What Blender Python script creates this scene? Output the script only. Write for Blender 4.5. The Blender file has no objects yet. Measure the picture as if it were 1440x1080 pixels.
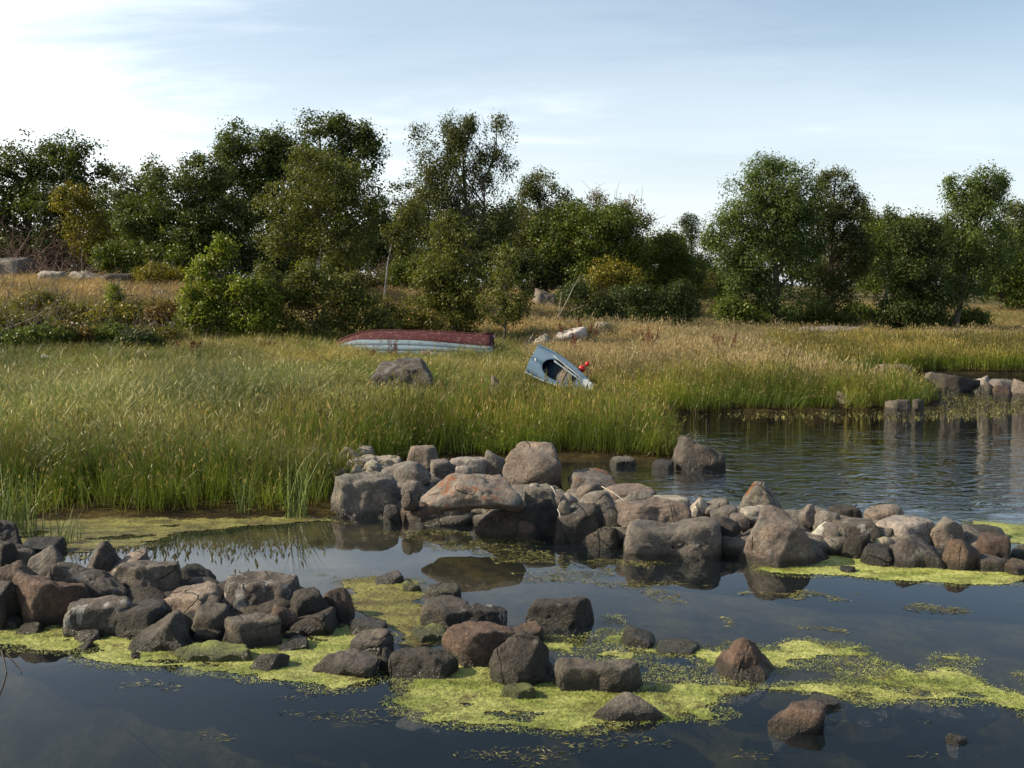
import bpy, bmesh, math, random
import numpy as np
from mathutils import Vector, Matrix, Euler, noise as mnoise
rng = np.random.default_rng(7)
random.seed(7)
scene = bpy.context.scene
COL = scene.collection
R = math.radians

# ---------------------------------------------------------------- camera, sky, sun, exposure
CAM_H, F_PX, PITCH = 2.6, 1400.0, math.atan(140 / 1400.0)
cam_d = bpy.data.cameras.new('camera')
cam = bpy.data.objects.new('camera', cam_d)
COL.objects.link(cam)
cam.location = (0, 0, CAM_H)
cam.rotation_euler = (math.pi / 2 - PITCH, 0, 0)
cam_d.sensor_width = 36
cam_d.lens = 36 * F_PX / 1440
cam_d.clip_start, cam_d.clip_end = 0.1, 3000
scene.camera = cam

SUN_EL, SUN_AZ = R(34), R(-90)          # azimuth from +Y towards +X
world = bpy.data.worlds.new('World')
scene.world = world
world.use_nodes = True
wt = world.node_tree
wt.nodes.clear()


def N(t, typ, **kw):
    n = t.nodes.new(typ)
    for k, v in kw.items():
        if k.startswith('i_'):
            key = k[2:]
            key = int(key) if key.isdigit() else key.replace('_', ' ')
            n.inputs[key].default_value = v
        else:
            setattr(n, k, v)
    return n


def L(t, a, b):
    t.links.new(a, b)


def ramp(t, fac, stops, interp='LINEAR'):
    n = t.nodes.new('ShaderNodeValToRGB')
    n.color_ramp.interpolation = interp
    e = n.color_ramp.elements
    while len(e) > 1:
        e.remove(e[-1])
    e[0].position = stops[0][0]
    c = stops[0][1]
    e[0].color = (*c, 1) if len(c) == 3 else c
    for p, c in stops[1:]:
        x = e.new(p)
        x.color = (*c, 1) if len(c) == 3 else c
    if fac is not None:
        t.links.new(fac, n.inputs[0])
    return n


def math_n(t, op, a, b=None, clamp=False):
    n = t.nodes.new('ShaderNodeMath')
    n.operation = op
    n.use_clamp = clamp
    for i, x in enumerate((a, b)):
        if x is None:
            continue
        if isinstance(x, (int, float)):
            n.inputs[i].default_value = x
        else:
            t.links.new(x, n.inputs[i])
    return n.outputs[0]


def mixc(t, fac, a, b, mode='MIX'):
    n = t.nodes.new('ShaderNodeMix')
    n.data_type = 'RGBA'
    n.blend_type = mode
    for s, x in ((n.inputs['Factor'], fac), (n.inputs[6], a), (n.inputs[7], b)):
        if isinstance(x, (int, float)):
            s.default_value = x
        elif isinstance(x, tuple):
            s.default_value = (*x, 1) if len(x) == 3 else x
        else:
            t.links.new(x, s)
    return n.outputs[2]


sky = N(wt, 'ShaderNodeTexSky', sky_type='NISHITA', sun_disc=False)
sky.sun_elevation, sky.sun_rotation = SUN_EL, SUN_AZ
sky.altitude, sky.air_density, sky.dust_density, sky.ozone_density = 0, 1.0, 2.0, 1.2
tc = N(wt, 'ShaderNodeTexCoord')
sep = N(wt, 'ShaderNodeSeparateXYZ')
L(wt, tc.outputs['Generated'], sep.inputs[0])
zc = math_n(wt, 'MAXIMUM', math_n(wt, 'ADD', sep.outputs[2], 0.10), 0.03)
comb = N(wt, 'ShaderNodeCombineXYZ')
L(wt, math_n(wt, 'DIVIDE', sep.outputs[0], zc), comb.inputs[0])
L(wt, math_n(wt, 'DIVIDE', sep.outputs[1], zc), comb.inputs[1])
mp = N(wt, 'ShaderNodeMapping')
mp.inputs['Rotation'].default_value = (0, 0, R(24))
mp.inputs['Scale'].default_value = (0.42, 1.0, 1)
mp.inputs['Location'].default_value = (3.1, 1.7, 0)
L(wt, comb.outputs[0], mp.inputs[0])
cn = N(wt, 'ShaderNodeTexNoise', i_Scale=0.62, i_Detail=9.0, i_Roughness=0.60, i_Distortion=0.5)
L(wt, mp.outputs[0], cn.inputs[0])
# thin high cloud: a veil everywhere, thicker towards the sunward side and low down
side = math_n(wt, 'MULTIPLY', sep.outputs[0], -0.50)
low = math_n(wt, 'MULTIPLY', sep.outputs[2], -0.55)
cl = math_n(wt, 'ADD', math_n(wt, 'ADD', cn.outputs[0], side), low)
cr = ramp(wt, cl, [(0.24, (0.03,) * 3), (0.42, (0.12,) * 3), (0.56, (0.44,) * 3), (0.74, (0.90,) * 3), (0.9, (1,) * 3)], 'EASE')
skyc = mixc(wt, 1.0, sky.outputs[0], (0.78, 0.85, 0.83), 'MULTIPLY')
hz_ = ramp(wt, sep.outputs[2], [(0.0, (0.60,) * 3), (0.10, (0.40,) * 3), (0.24, (0.10,) * 3), (0.5, (0.0,) * 3)])
skyc = mixc(wt, hz_.outputs[0], skyc, (6.6, 6.9, 7.3))
fin = mixc(wt, cr.outputs[0], skyc, (8.4, 8.6, 8.6))
bg = N(wt, 'ShaderNodeBackground', i_Strength=0.125)
L(wt, fin, bg.inputs[0])
wo = N(wt, 'ShaderNodeOutputWorld')
L(wt, bg.outputs[0], wo.inputs[0])

sun_d = bpy.data.lights.new('sun', 'SUN')
sun_d.energy, sun_d.angle, sun_d.color = 5.0, R(0.5), (1.0, 0.86, 0.65)
sun = bpy.data.objects.new('sun', sun_d)
COL.objects.link(sun)
to_sun = Vector((math.sin(SUN_AZ) * math.cos(SUN_EL), math.cos(SUN_AZ) * math.cos(SUN_EL), math.sin(SUN_EL)))
sun.rotation_euler = to_sun.to_track_quat('Z', 'Y').to_euler()
vs = scene.view_settings
vs.view_transform, vs.look, vs.gamma, vs.exposure = 'Standard', 'None', 1.0, 0.65
vs.use_curve_mapping = False
scene.cycles.use_denoising = True
scene.cycles.max_bounces = 8
scene.cycles.transparent_max_bounces = 12
scene.cycles.caustics_reflective = False
scene.cycles.caustics_refractive = False

# ---------------------------------------------------------------- geometry helpers
CP, SP = math.cos(PITCH), math.sin(PITCH)


def ray(u, v):
    x, y = (u - 720) / F_PX, (540 - v) / F_PX
    return np.array([x, CP + y * SP, -SP + y * CP])


def at(u, v, Y):
    """the point seen at pixel u, v of the photograph, Y metres ahead"""
    d = ray(u, v)
    p = d * (Y / d[1])
    return np.array([p[0], Y, CAM_H + p[2]])


def on(u, v, z=0.0):
    """the point seen at pixel u, v lying at height z"""
    d = ray(u, v)
    s = (z - CAM_H) / d[2]
    return np.array([d[0] * s, d[1] * s, z])


def vnoise(x, y, seed=0):
    """smooth value noise on numpy arrays, range 0..1"""
    xi, yi = np.floor(x).astype(np.int64), np.floor(y).astype(np.int64)
    fx, fy = x - xi, y - yi
    fx, fy = fx * fx * (3 - 2 * fx), fy * fy * (3 - 2 * fy)

    def h(a, b):
        n = (a * 374761393 + b * 668265263 + seed * 982451653) & 0xffffffff
        n = ((n ^ (n >> 13)) * 1274126177) & 0xffffffff
        return ((n ^ (n >> 16)) & 0xffff) / 65535.0
    a, b, c, d = h(xi, yi), h(xi + 1, yi), h(xi, yi + 1), h(xi + 1, yi + 1)
    return (a * (1 - fx) + b * fx) * (1 - fy) + (c * (1 - fx) + d * fx) * fy


def fnoise(x, y, seed=0, octs=4):
    s, a, t = 0, 0.5, 0
    for o in range(octs):
        s = s + a * vnoise(x * 2 ** o, y * 2 ** o, seed + o * 17)
        t += a
        a *= 0.5
    return s / t


def sstep(a, b, x):
    t = np.clip((x - a) / (b - a), 0, 1)
    return t * t * (3 - 2 * t)


def poly_sd(px, py, poly):
    """signed distance to a polygon, positive inside"""
    px, py = np.asarray(px, float), np.asarray(py, float)
    d = np.full(px.shape, 1e18)
    ins = np.zeros(px.shape, bool)
    n = len(poly)
    for i in range(n):
        ax, ay = poly[i]
        bx, by = poly[(i + 1) % n]
        ex, ey = bx - ax, by - ay
        wx, wy = px - ax, py - ay
        t = np.clip((wx * ex + wy * ey) / (ex * ex + ey * ey + 1e-12), 0, 1)
        d = np.minimum(d, (wx - t * ex) ** 2 + (wy - t * ey) ** 2)
        c = (ay > py) != (by > py)
        with np.errstate(divide='ignore', invalid='ignore'):
            xx = (bx - ax) * (py - ay) / (by - ay + (1e-12 if by == ay else 0)) + ax
        ins ^= c & (px < xx)
    d = np.sqrt(d)
    return np.where(ins, d, -d)


def mesh_np(name, verts, faces, k):
    """mesh from arrays; every face has k corners"""
    me = bpy.data.meshes.new(name)
    verts = np.ascontiguousarray(verts, np.float32)
    faces = np.ascontiguousarray(faces, np.int32)
    me.vertices.add(len(verts))
    me.vertices.foreach_set('co', verts.ravel())
    if len(faces):
        me.loops.add(len(faces) * k)
        me.loops.foreach_set('vertex_index', faces.ravel())
        me.polygons.add(len(faces))
        me.polygons.foreach_set('loop_start', np.arange(0, len(faces) * k, k, dtype=np.int32))
    me.update(calc_edges=True)
    return me


def link(name, me, mat=None, parent=None, loc=None, smooth=False):
    o = bpy.data.objects.new(name, me)
    COL.objects.link(o)
    if mat is not None and me is not None:
        me.materials.append(mat)
    if parent is not None:
        o.parent = parent
    if loc is not None:
        o.location = loc
    if smooth:
        me.polygons.foreach_set('use_smooth', np.ones(len(me.polygons), bool))
    return o


def empty(name, loc, rot=(0, 0, 0)):
    o = bpy.data.objects.new(name, None)
    COL.objects.link(o)
    o.location = loc
    o.rotation_euler = rot
    o.empty_display_size = 0.2
    return o


def tag(o, label=None, cat=None, group=None, kind=None):
    if label:
        n = len(label.replace('-', ' ').split())
        assert 4 <= len(label.split()) <= 16, label
        o['label'] = label
    if cat:
        o['category'] = cat
    if group:
        o['group'] = group
    if kind:
        o['kind'] = kind
    return o


class MB:
    """collects quads (tubes, strips, boxes) for one mesh object"""

    def __init__(self):
        self.v, self.f, self.n = [], [], 0

    def add(self, v, f):
        v = np.asarray(v, float)
        self.v.append(v)
        self.f.append(np.asarray(f, int) + self.n)
        self.n += len(v)

    def tube(self, pts, rad, sides=5, cap=True):
        pts = np.asarray(pts, float)
        rad = np.broadcast_to(np.asarray(rad, float), (len(pts),))
        tang = np.gradient(pts, axis=0)
        tang /= np.linalg.norm(tang, axis=1)[:, None] + 1e-9
        ref = np.array([0.31, 0.95, 0.05]) if abs(tang[0][2]) > 0.6 else np.array([0.02, 0.05, 1.0])
        vs_, a = [], np.arange(sides) * 2 * math.pi / sides
        for p, t, r in zip(pts, tang, rad):
            x = np.cross(ref, t)
            x /= np.linalg.norm(x) + 1e-9
            y = np.cross(t, x)
            vs_.append(p + r * (np.cos(a)[:, None] * x + np.sin(a)[:, None] * y))
        v = np.concatenate(vs_)
        f = []
        for i in range(len(pts) - 1):
            for j in range(sides):
                j2 = (j + 1) % sides
                f.append((i * sides + j, i * sides + j2, (i + 1) * sides + j2, (i + 1) * sides + j))
        if cap:
            e = len(v)
            v = np.concatenate([v, pts[-1:] + tang[-1:] * rad[-1] * 0.5, pts[:1]])
            b = (len(pts) - 1) * sides
            for j in range(0, sides):
                f.append((b + j, b + (j + 1) % sides, e, e))
                f.append((j, e + 1, e + 1, (j + 1) % sides))
        self.add(v, f)

    def build(self, name, mat, parent=None, loc=None, smooth=True):
        v, f = np.concatenate(self.v), np.concatenate(self.f)
        me = bpy.data.meshes.new(name)
        me.from_pydata(v.tolist(), [], [tuple(dict.fromkeys(q)) for q in f.tolist()])
        me.validate()
        return link(name, me, mat, parent, loc, smooth)


def new_mat(name):
    m = bpy.data.materials.new(name)
    m.use_nodes = True
    t = m.node_tree
    t.nodes.clear()
    out = t.nodes.new('ShaderNodeOutputMaterial')
    return m, t, out


K_LEAF, K_GRASS, K_ROCK, K_ALG, K_PAINT = 1.12, 1.10, 0.86, 0.98, 0.72


def sc(c, k):
    return tuple(x * k for x in c)


def bsdf(t, out, color, rough=0.8, bump=None, bstr=0.3, bdist=0.02, spec=0.35):
    p = t.nodes.new('ShaderNodeBsdfPrincipled')
    if isinstance(color, tuple):
        p.inputs['Base Color'].default_value = (*color, 1)
    else:
        L(t, color, p.inputs['Base Color'])
    if isinstance(rough, (int, float)):
        p.inputs['Roughness'].default_value = rough
    else:
        L(t, rough, p.inputs['Roughness'])
    p.inputs['Specular IOR Level'].default_value = spec
    if bump is not None:
        b = N(t, 'ShaderNodeBump', i_Strength=bstr, i_Distance=bdist)
        L(t, bump, b.inputs['Height'])
        L(t, b.outputs[0], p.inputs['Normal'])
    L(t, p.outputs[0], out.inputs[0])
    return p


def simple_mat(name, c1, c2, scale=6.0, rough=0.7, bstr=0.25, detail=6.0):
    m, t, out = new_mat(name)
    co = N(t, 'ShaderNodeTexCoord')
    n = N(t, 'ShaderNodeTexNoise', i_Scale=scale, i_Detail=detail, i_Roughness=0.65)
    L(t, co.outputs['Object'], n.inputs[0])
    c = ramp(t, n.outputs[0], [(0.35, c1), (0.65, c2)])
    bsdf(t, out, c.outputs[0], rough, n.outputs[0], bstr)
    return m
# ---------------------------------------------------------------- ground and water
SHORE = [(-400, 6), (-60, 9), (-12, 10.4), (-7.5, 11.0), (-5.8, 11.2), (-4.0, 11.3), (-2.3, 11.3), (-2.15, 12.4), (-2.4, 14.2), (-1.2, 15.0),
         (0.2, 15.2), (1.4, 15.1), (2.3, 15.1), (2.55, 16.2), (2.3, 17.6), (2.5, 19.2), (3.3, 20.5), (4.6, 20.9), (6.2, 20.8), (7.6, 21.0), (8.8, 21.3),
         (9.5, 22.5), (9.8, 24.0), (9.6, 26.4), (10.2, 28.8), (11.4, 29.7), (13.0, 29.9), (15.3, 30.0), (40, 33), (420, 60), (420, 1200),
         (-420, 1200)]
CTRL = []
for u, v, Y in [(0, 392, 42), (90, 392, 40), (200, 412, 36), (50, 470, 28), (200, 490, 26), (400, 500, 26), (450, 405, 44), (545, 400, 42), (650, 468, 32),
                (580, 512, 26), (760, 440, 42), (800, 500, 27), (880, 476, 34), (985, 436, 50), (1100, 462, 43), (1220, 434, 58), (1345, 468, 43),
                (1420, 438, 60), (1300, 490, 36), (250, 398, 44)]:
    CTRL.append(tuple(at(u, v, Y)))
CTRL += [(-5, 18, .42), (0, 19, .42), (-10, 20, .5), (-20, 24, 1.2), (4, 23, .4), (8, 23.5, .35), (12, 34, .5), (-40, 45, 3.6), (-30, 70, 3.8), (0, 75, 2.4),
         (25, 75, 1.6), (45, 50, 1.0), (0, 130, 3), (60, 130, 2.6), (-80, 130, 4), (0, 300, 3), (200, 200, 2), (-200, 200, 4), (-60, 25, 2.0), (60, 38, .6)]
CTRL = np.array(CTRL)


def height(x, y):
    x, y = np.asarray(x, float), np.asarray(y, float)
    w = np.zeros(x.shape)
    z = np.zeros(x.shape)
    for cx, cy, cz in CTRL:
        d2 = (x - cx) ** 2 + (y - cy) ** 2
        k = np.exp(-d2 / (2 * 4.0 ** 2)) + 0.02 / (1 + d2 / 40.0)
        w += k
        z += k * cz
    z = z / w
    sd = poly_sd(x, y, SHORE)
    bumps = (fnoise(x * 0.35, y * 0.35, 3) - 0.5) * 0.25 + (fnoise(x * 1.3, y * 1.3, 5) - 0.5) * 0.08
    land = 0.04 + (z - 0.04 + bumps) * sstep(-0.2, 7.0, sd)
    deep = 0.14 + 0.85 * sstep(7.6, 5.6, y) + 0.3 * sstep(1.0, 3.0, x) * sstep(10.5, 13, y) + 0.25 * sstep(1.0, 6.0, -sd)
    bed = 0.03 - deep * sstep(0.0, 1.6, -sd) + (fnoise(x * 0.9, y * 0.9, 9) - 0.5) * 0.18 * sstep(0, 1.5, -sd)
    return np.where(sd > 0, land, bed)


def gz(x, y):
    return float(height(np.array([x]), np.array([y]))[0])


def spaced(lo, a, b, hi, step, n):
    core = np.arange(a, b + step / 2, step)
    g = np.geomspace(1, 60, n)
    g = np.cumsum(g / g.sum())
    return np.concatenate([(a - (a - lo) * g)[::-1], core, b + (hi - b) * g])


gx = spaced(-700, -24, 30, 700, 0.26, 22)
gy = spaced(-60, 2, 62, 1100, 0.26, 22)
GX, GY = np.meshgrid(gx, gy)
GZ = height(GX, GY)
nx_, ny_ = len(gx), len(gy)
idx = np.arange(nx_ * ny_).reshape(ny_, nx_)
quads = np.stack([idx[:-1, :-1], idx[:-1, 1:], idx[1:, 1:], idx[1:, :-1]], -1).reshape(-1, 4)

m_ground, t, out = new_mat('earth_and_bed')
geo = N(t, 'ShaderNodeNewGeometry')
n1 = N(t, 'ShaderNodeTexNoise', i_Scale=0.5, i_Detail=6.0)
n2 = N(t, 'ShaderNodeTexNoise', i_Scale=9.0, i_Detail=8.0, i_Roughness=0.7)
L(t, geo.outputs['Position'], n1.inputs[0])
L(t, geo.outputs['Position'], n2.inputs[0])
land = ramp(t, n1.outputs[0], [(0.32, (0.08, 0.08, 0.035)), (0.5, (0.14, 0.12, 0.055)), (0.68, (0.23, 0.17, 0.08))])
land2 = mixc(t, 0.5, land.outputs[0], ramp(t, n2.outputs[0], [(0.3, (0.4,) * 3), (0.7, (1.0,) * 3)]).outputs[0], 'MULTIPLY')
n3 = N(t, 'ShaderNodeTexNoise', i_Scale=1.7, i_Detail=9.0, i_Roughness=0.72)
L(t, geo.outputs['Position'], n3.inputs[0])
bedc = ramp(t, n3.outputs[0], [(0.30, (0.014, 0.012, 0.007)), (0.46, (0.040, 0.029, 0.011)), (0.60, (0.105, 0.076, 0.024)), (0.72, (0.15, 0.125, 0.036))])
bed2 = mixc(t, 0.75, bedc.outputs[0], ramp(t, n2.outputs[0], [(0.3, (0.3,) * 3), (0.7, (1.0,) * 3)]).outputs[0], 'MULTIPLY')
sp = N(t, 'ShaderNodeSeparateXYZ')
L(t, geo.outputs['Position'], sp.inputs[0])
under = N(t, 'ShaderNodeMapRange', i_1=0.14, i_2=0.06)
L(t, sp.outputs[2], under.inputs[0])
bsdf(t, out, mixc(t, 1.0, mixc(t, under.outputs[0], land2, bed2), (.7, .7, .7), 'MULTIPLY'), 0.95, n2.outputs[0], 0.5, 0.04, 0.08)
ground = link('ground', mesh_np('ground', np.stack([GX, GY, GZ], -1).reshape(-1, 3), quads, 4), m_ground, smooth=True)
tag(ground, kind='structure')

m_water, t, out = new_mat('pond_water')
geo = N(t, 'ShaderNodeNewGeometry')
mpw = N(t, 'ShaderNodeMapping')
mpw.inputs['Scale'].default_value = (1.0, 2.0, 1)
mpw.inputs['Rotation'].default_value = (0, 0, R(14))
L(t, geo.outputs['Position'], mpw.inputs[0])
w1 = N(t, 'ShaderNodeTexNoise', i_Scale=1.5, i_Detail=3.0, i_Roughness=0.55, i_Distortion=1.7)
w2 = N(t, 'ShaderNodeTexNoise', i_Scale=7.0, i_Detail=2.0)
w3 = N(t, 'ShaderNodeTexNoise', i_Scale=0.5, i_Detail=1.0)
for w in (w1, w2, w3):
    L(t, mpw.outputs[0], w.inputs[0])
sp = N(t, 'ShaderNodeSeparateXYZ')
L(t, geo.outputs['Position'], sp.inputs[0])
# open inlet behind the barrier is rippled, the sheltered pools are calm
rx = N(t, 'ShaderNodeMapRange', i_1=0.8, i_2=3.2)
ry = N(t, 'ShaderNodeMapRange', i_1=10.3, i_2=12.0)
for a, b in ((rx, 0), (ry, 1)):
    a.interpolation_type = 'SMOOTHSTEP'
    L(t, sp.outputs[b], a.inputs[0])
rf = N(t, 'ShaderNodeMapRange', i_1=22.0, i_2=17.0, i_3=0.03, i_4=1.0)
L(t, sp.outputs[1], rf.inputs[0])
rip = math_n(t, 'MULTIPLY', math_n(t, 'MULTIPLY', rx.outputs[0], ry.outputs[0]), rf.outputs[0])
big = math_n(t, 'MULTIPLY', w1.outputs[0], math_n(t, 'ADD', math_n(t, 'MULTIPLY', rip, 0.036), 0.00035))
tiny = math_n(t, 'MULTIPLY', w2.outputs[0], math_n(t, 'ADD', math_n(t, 'MULTIPLY', rip, 0.0012), 0.00012))
swell = math_n(t, 'MULTIPLY', w3.outputs[0], 0.0016)
rq = N(t, 'ShaderNodeMapRange', i_1=22.0, i_2=15.0, i_3=0.2, i_4=1.0)
L(t, sp.outputs[1], rq.inputs[0])
hgt = math_n(t, 'MULTIPLY', math_n(t, 'ADD', math_n(t, 'ADD', big, tiny), swell), rq.outputs[0])
bp = N(t, 'ShaderNodeBump', i_Strength=1.0, i_Distance=1.0)
L(t, hgt, bp.inputs['Height'])
# Fresnel by Schlick's formula, the same from above and below: the pool lets daylight in as well as out
dt = N(t, 'ShaderNodeVectorMath', operation='DOT_PRODUCT')
L(t, bp.outputs[0], dt.inputs[0])
L(t, geo.outputs['Incoming'], dt.inputs[1])
inv = math_n(t, 'SUBTRACT', 1.0, math_n(t, 'ABSOLUTE', dt.outputs['Value']), True)
fres = math_n(t, 'ADD', 0.03, math_n(t, 'MULTIPLY', math_n(t, 'POWER', inv, 4.6), 0.97), True)
tr = N(t, 'ShaderNodeBsdfTransparent')
tr.inputs[0].default_value = (0.97, 0.98, 0.97, 1)
gl = N(t, 'ShaderNodeBsdfGlossy', i_Roughness=0.015)
gl.inputs[0].default_value = (1, 1, 1, 1)
L(t, bp.outputs[0], gl.inputs['Normal'])
df = N(t, 'ShaderNodeBsdfDiffuse')           # the water is a little turbid
df.inputs[0].default_value = (0.105, 0.165, 0.20, 1)
ms = N(t, 'ShaderNodeMixShader', i_0=0.035)
L(t, tr.outputs[0], ms.inputs[1])
L(t, df.outputs[0], ms.inputs[2])
mx = N(t, 'ShaderNodeMixShader')
L(t, fres, mx.inputs[0])
L(t, ms.outputs[0], mx.inputs[1])
L(t, gl.outputs[0], mx.inputs[2])
L(t, mx.outputs[0], out.inputs[0])
va = N(t, 'ShaderNodeVolumeAbsorption', i_Density=0.5)
va.inputs[0].default_value = (0.40, 0.56, 0.52, 1)
L(t, va.outputs[0], out.inputs['Volume'])
wv = [(-700, -60, 0), (700, -60, 0), (700, 80, 0), (-700, 80, 0)]
wv += [(a, b, -3.0) for a, b, _ in wv]
water = link('water', mesh_np('water', wv, [(0, 1, 2, 3), (7, 6, 5, 4), (0, 4, 5, 1), (1, 5, 6, 2), (2, 6, 7, 3), (3, 7, 4, 0)], 4), m_water)
tag(water, kind='structure')
# ---------------------------------------------------------------- rocks
def rock_material():
    m, t, out = new_mat('shore_rock')
    oi = N(t, 'ShaderNodeObjectInfo')
    co = N(t, 'ShaderNodeTexCoord')
    off = N(t, 'ShaderNodeVectorMath', operation='ADD')
    L(t, co.outputs['Object'], off.inputs[0])
    mul = math_n(t, 'MULTIPLY', oi.outputs['Random'], 60.0)
    cb = N(t, 'ShaderNodeCombineXYZ')
    for i in range(3):
        L(t, mul, cb.inputs[i])
    L(t, cb.outputs[0], off.inputs[1])
    P = off.outputs[0]

    def nz(s, d=6.0, r=0.6):
        n = N(t, 'ShaderNodeTexNoise', i_Scale=s, i_Detail=d, i_Roughness=r)
        L(t, P, n.inputs[0])
        return n.outputs[0]
    big, mid, fine, grain = nz(2.2), nz(7.0, 8.0, 0.7), nz(34.0, 5.0, 0.7), nz(120.0, 2.0)
    c = mixc(t, 1.0, oi.outputs['Color'], ramp(t, big, [(0.3, (0.62, 0.64, 0.68)), (0.7, (1.3, 1.22, 1.12))]).outputs[0], 'MULTIPLY')
    c = mixc(t, 1.0, c, ramp(t, mid, [(0.28, (0.48, 0.45, 0.43)), (0.5, (1, 1, 1)), (0.72, (1.5, 1.45, 1.38))]).outputs[0], 'MULTIPLY')
    c = mixc(t, 1.0, c, ramp(t, fine, [(0.3, (0.62,) * 3), (0.5, (1,) * 3), (0.7, (1.5, 1.45, 1.4))]).outputs[0], 'MULTIPLY')
    c = mixc(t, 0.6, c, ramp(t, grain, [(0.35, (0.55,) * 3), (0.6, (1.25,) * 3)]).outputs[0], 'MULTIPLY')

    def prop(n):
        a = N(t, 'ShaderNodeAttribute', attribute_type='OBJECT', attribute_name=n)
        return a.outputs['Fac']
    geo = N(t, 'ShaderNodeNewGeometry')
    sp = N(t, 'ShaderNodeSeparateXYZ')
    L(t, geo.outputs['Position'], sp.inputs[0])
    # grey crust lichen
    lm = ramp(t, nz(5.0, 7.0, 0.75), [(0.52, (0,) * 3), (0.58, (1,) * 3)])
    lf = math_n(t, 'MULTIPLY', lm.outputs[0], prop('crust'))
    c = mixc(t, lf, c, (0.19, 0.195, 0.175))
    # orange lichen
    om = ramp(t, nz(3.2, 8.0, 0.72), [(0.55, (0,) * 3), (0.60, (1,) * 3)])
    c = mixc(t, math_n(t, 'MULTIPLY', om.outputs[0], prop('orange')), c, (0.20, 0.07, 0.018))
    # small crisp lichen rosettes
    vo = N(t, 'ShaderNodeTexVoronoi', i_Scale=9.0)
    L(t, P, vo.inputs['Vector'])
    vd = math_n(t, 'ADD', vo.outputs['Distance'], math_n(t, 'MULTIPLY', math_n(t, 'SUBTRACT', fine, 0.5), 0.25))
    ros = ramp(t, vd, [(0.15, (1,) * 3), (0.20, (0,) * 3)])
    rsel = N(t, 'ShaderNodeSeparateColor')
    L(t, vo.outputs['Color'], rsel.inputs[0])
    rs = math_n(t, 'MULTIPLY', ros.outputs[0], math_n(t, 'GREATER_THAN', rsel.outputs[0], 0.62))
    c = mixc(t, math_n(t, 'MULTIPLY', rs, math_n(t, 'ADD', 0.25, prop('crust'), True)), c, (0.22, 0.22, 0.195))
    # cracks
    wv_n = N(t, 'ShaderNodeTexNoise', i_Scale=3.0, i_Detail=4.0)
    L(t, P, wv_n.inputs[0])
    wp = mixc(t, 0.10, P, wv_n.outputs['Color'], 'ADD')
    vc = N(t, 'ShaderNodeTexVoronoi', feature='DISTANCE_TO_EDGE', i_Scale=2.1)
    L(t, wp, vc.inputs['Vector'])
    crk = ramp(t, vc.outputs['Distance'], [(0.003, (0,) * 3), (0.018, (1,) * 3)])
    cgate = math_n(t, 'MULTIPLY', math_n(t, 'SUBTRACT', 1.0, crk.outputs[0]), ramp(t, big, [(0.49, (0,) * 3), (0.58, (1,) * 3)]).outputs[0])
    c = mixc(t, math_n(t, 'MULTIPLY', cgate, 0.75), c, (0.02, 0.018, 0.015))
    # bird droppings run down from the top
    stretch = N(t, 'ShaderNodeMapping')
    stretch.inputs['Scale'].default_value = (1, 1, 0.25)
    L(t, P, stretch.inputs[0])
    dn = N(t, 'ShaderNodeTexNoise', i_Scale=9.0, i_Detail=6.0, i_Roughness=0.7)
    L(t, stretch.outputs[0], dn.inputs[0])
    dm = ramp(t, dn.outputs[0], [(0.56, (0,) * 3), (0.60, (1,) * 3)])
    c = mixc(t, math_n(t, 'MULTIPLY', dm.outputs[0], prop('white')), c, (0.45, 0.44, 0.40))
    # green algae film
    am = ramp(t, math_n(t, 'ADD', math_n(t, 'MULTIPLY', nz(6.0, 6.0), 0.6), math_n(t, 'MULTIPLY', prop('algae'), 0.4)), [(0.45, (0,) * 3), (0.6, (1,) * 3)])
    af = math_n(t, 'MULTIPLY', am.outputs[0], prop('algae'))
    c = mixc(t, af, c, mixc(t, fine, (0.09, 0.11, 0.02), (0.34, 0.38, 0.09)))
    # wet dark foot at the waterline
    zz = math_n(t, 'ADD', sp.outputs[2], math_n(t, 'MULTIPLY', mid, -0.10))
    wet = N(t, 'ShaderNodeMapRange', i_1=0.065, i_2=-0.005)
    wet.interpolation_type = 'SMOOTHSTEP'
    L(t, zz, wet.inputs[0])
    c = mixc(t, math_n(t, 'MULTIPLY', wet.outputs[0], 0.8), c, (0.022, 0.020, 0.014))
    ro = math_n(t, 'SUBTRACT', 0.72, math_n(t, 'MULTIPLY', wet.outputs[0], 0.4))
    h = math_n(t, 'ADD', math_n(t, 'MULTIPLY', mid, 1.0), math_n(t, 'ADD', math_n(t, 'MULTIPLY', fine, 0.5), math_n(t, 'MULTIPLY', grain, 0.15)))
    h = math_n(t, 'SUBTRACT', h, math_n(t, 'MULTIPLY', cgate, 0.5))
    bsdf(t, out, c, ro, h, 0.9, 0.06, 0.35)
    return m


M_ROCK = rock_material()
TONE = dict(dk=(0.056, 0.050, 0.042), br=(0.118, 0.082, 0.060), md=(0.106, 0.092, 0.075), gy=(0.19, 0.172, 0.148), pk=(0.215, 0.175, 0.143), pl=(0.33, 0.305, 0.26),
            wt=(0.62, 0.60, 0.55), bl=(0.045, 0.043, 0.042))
ICO = {}
for s in (3, 4, 5):
    bm = bmesh.new()
    bmesh.ops.create_icosphere(bm, subdivisions=s, radius=1)
    bm.verts.ensure_lookup_table()
    ICO[s] = (np.array([v.co[:] for v in bm.verts]), np.array([[v.index for v in f.verts] for f in bm.faces]))
    bm.free()


def unit(v):
    v = np.asarray(v, float)
    return v / np.linalg.norm(v)


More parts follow.
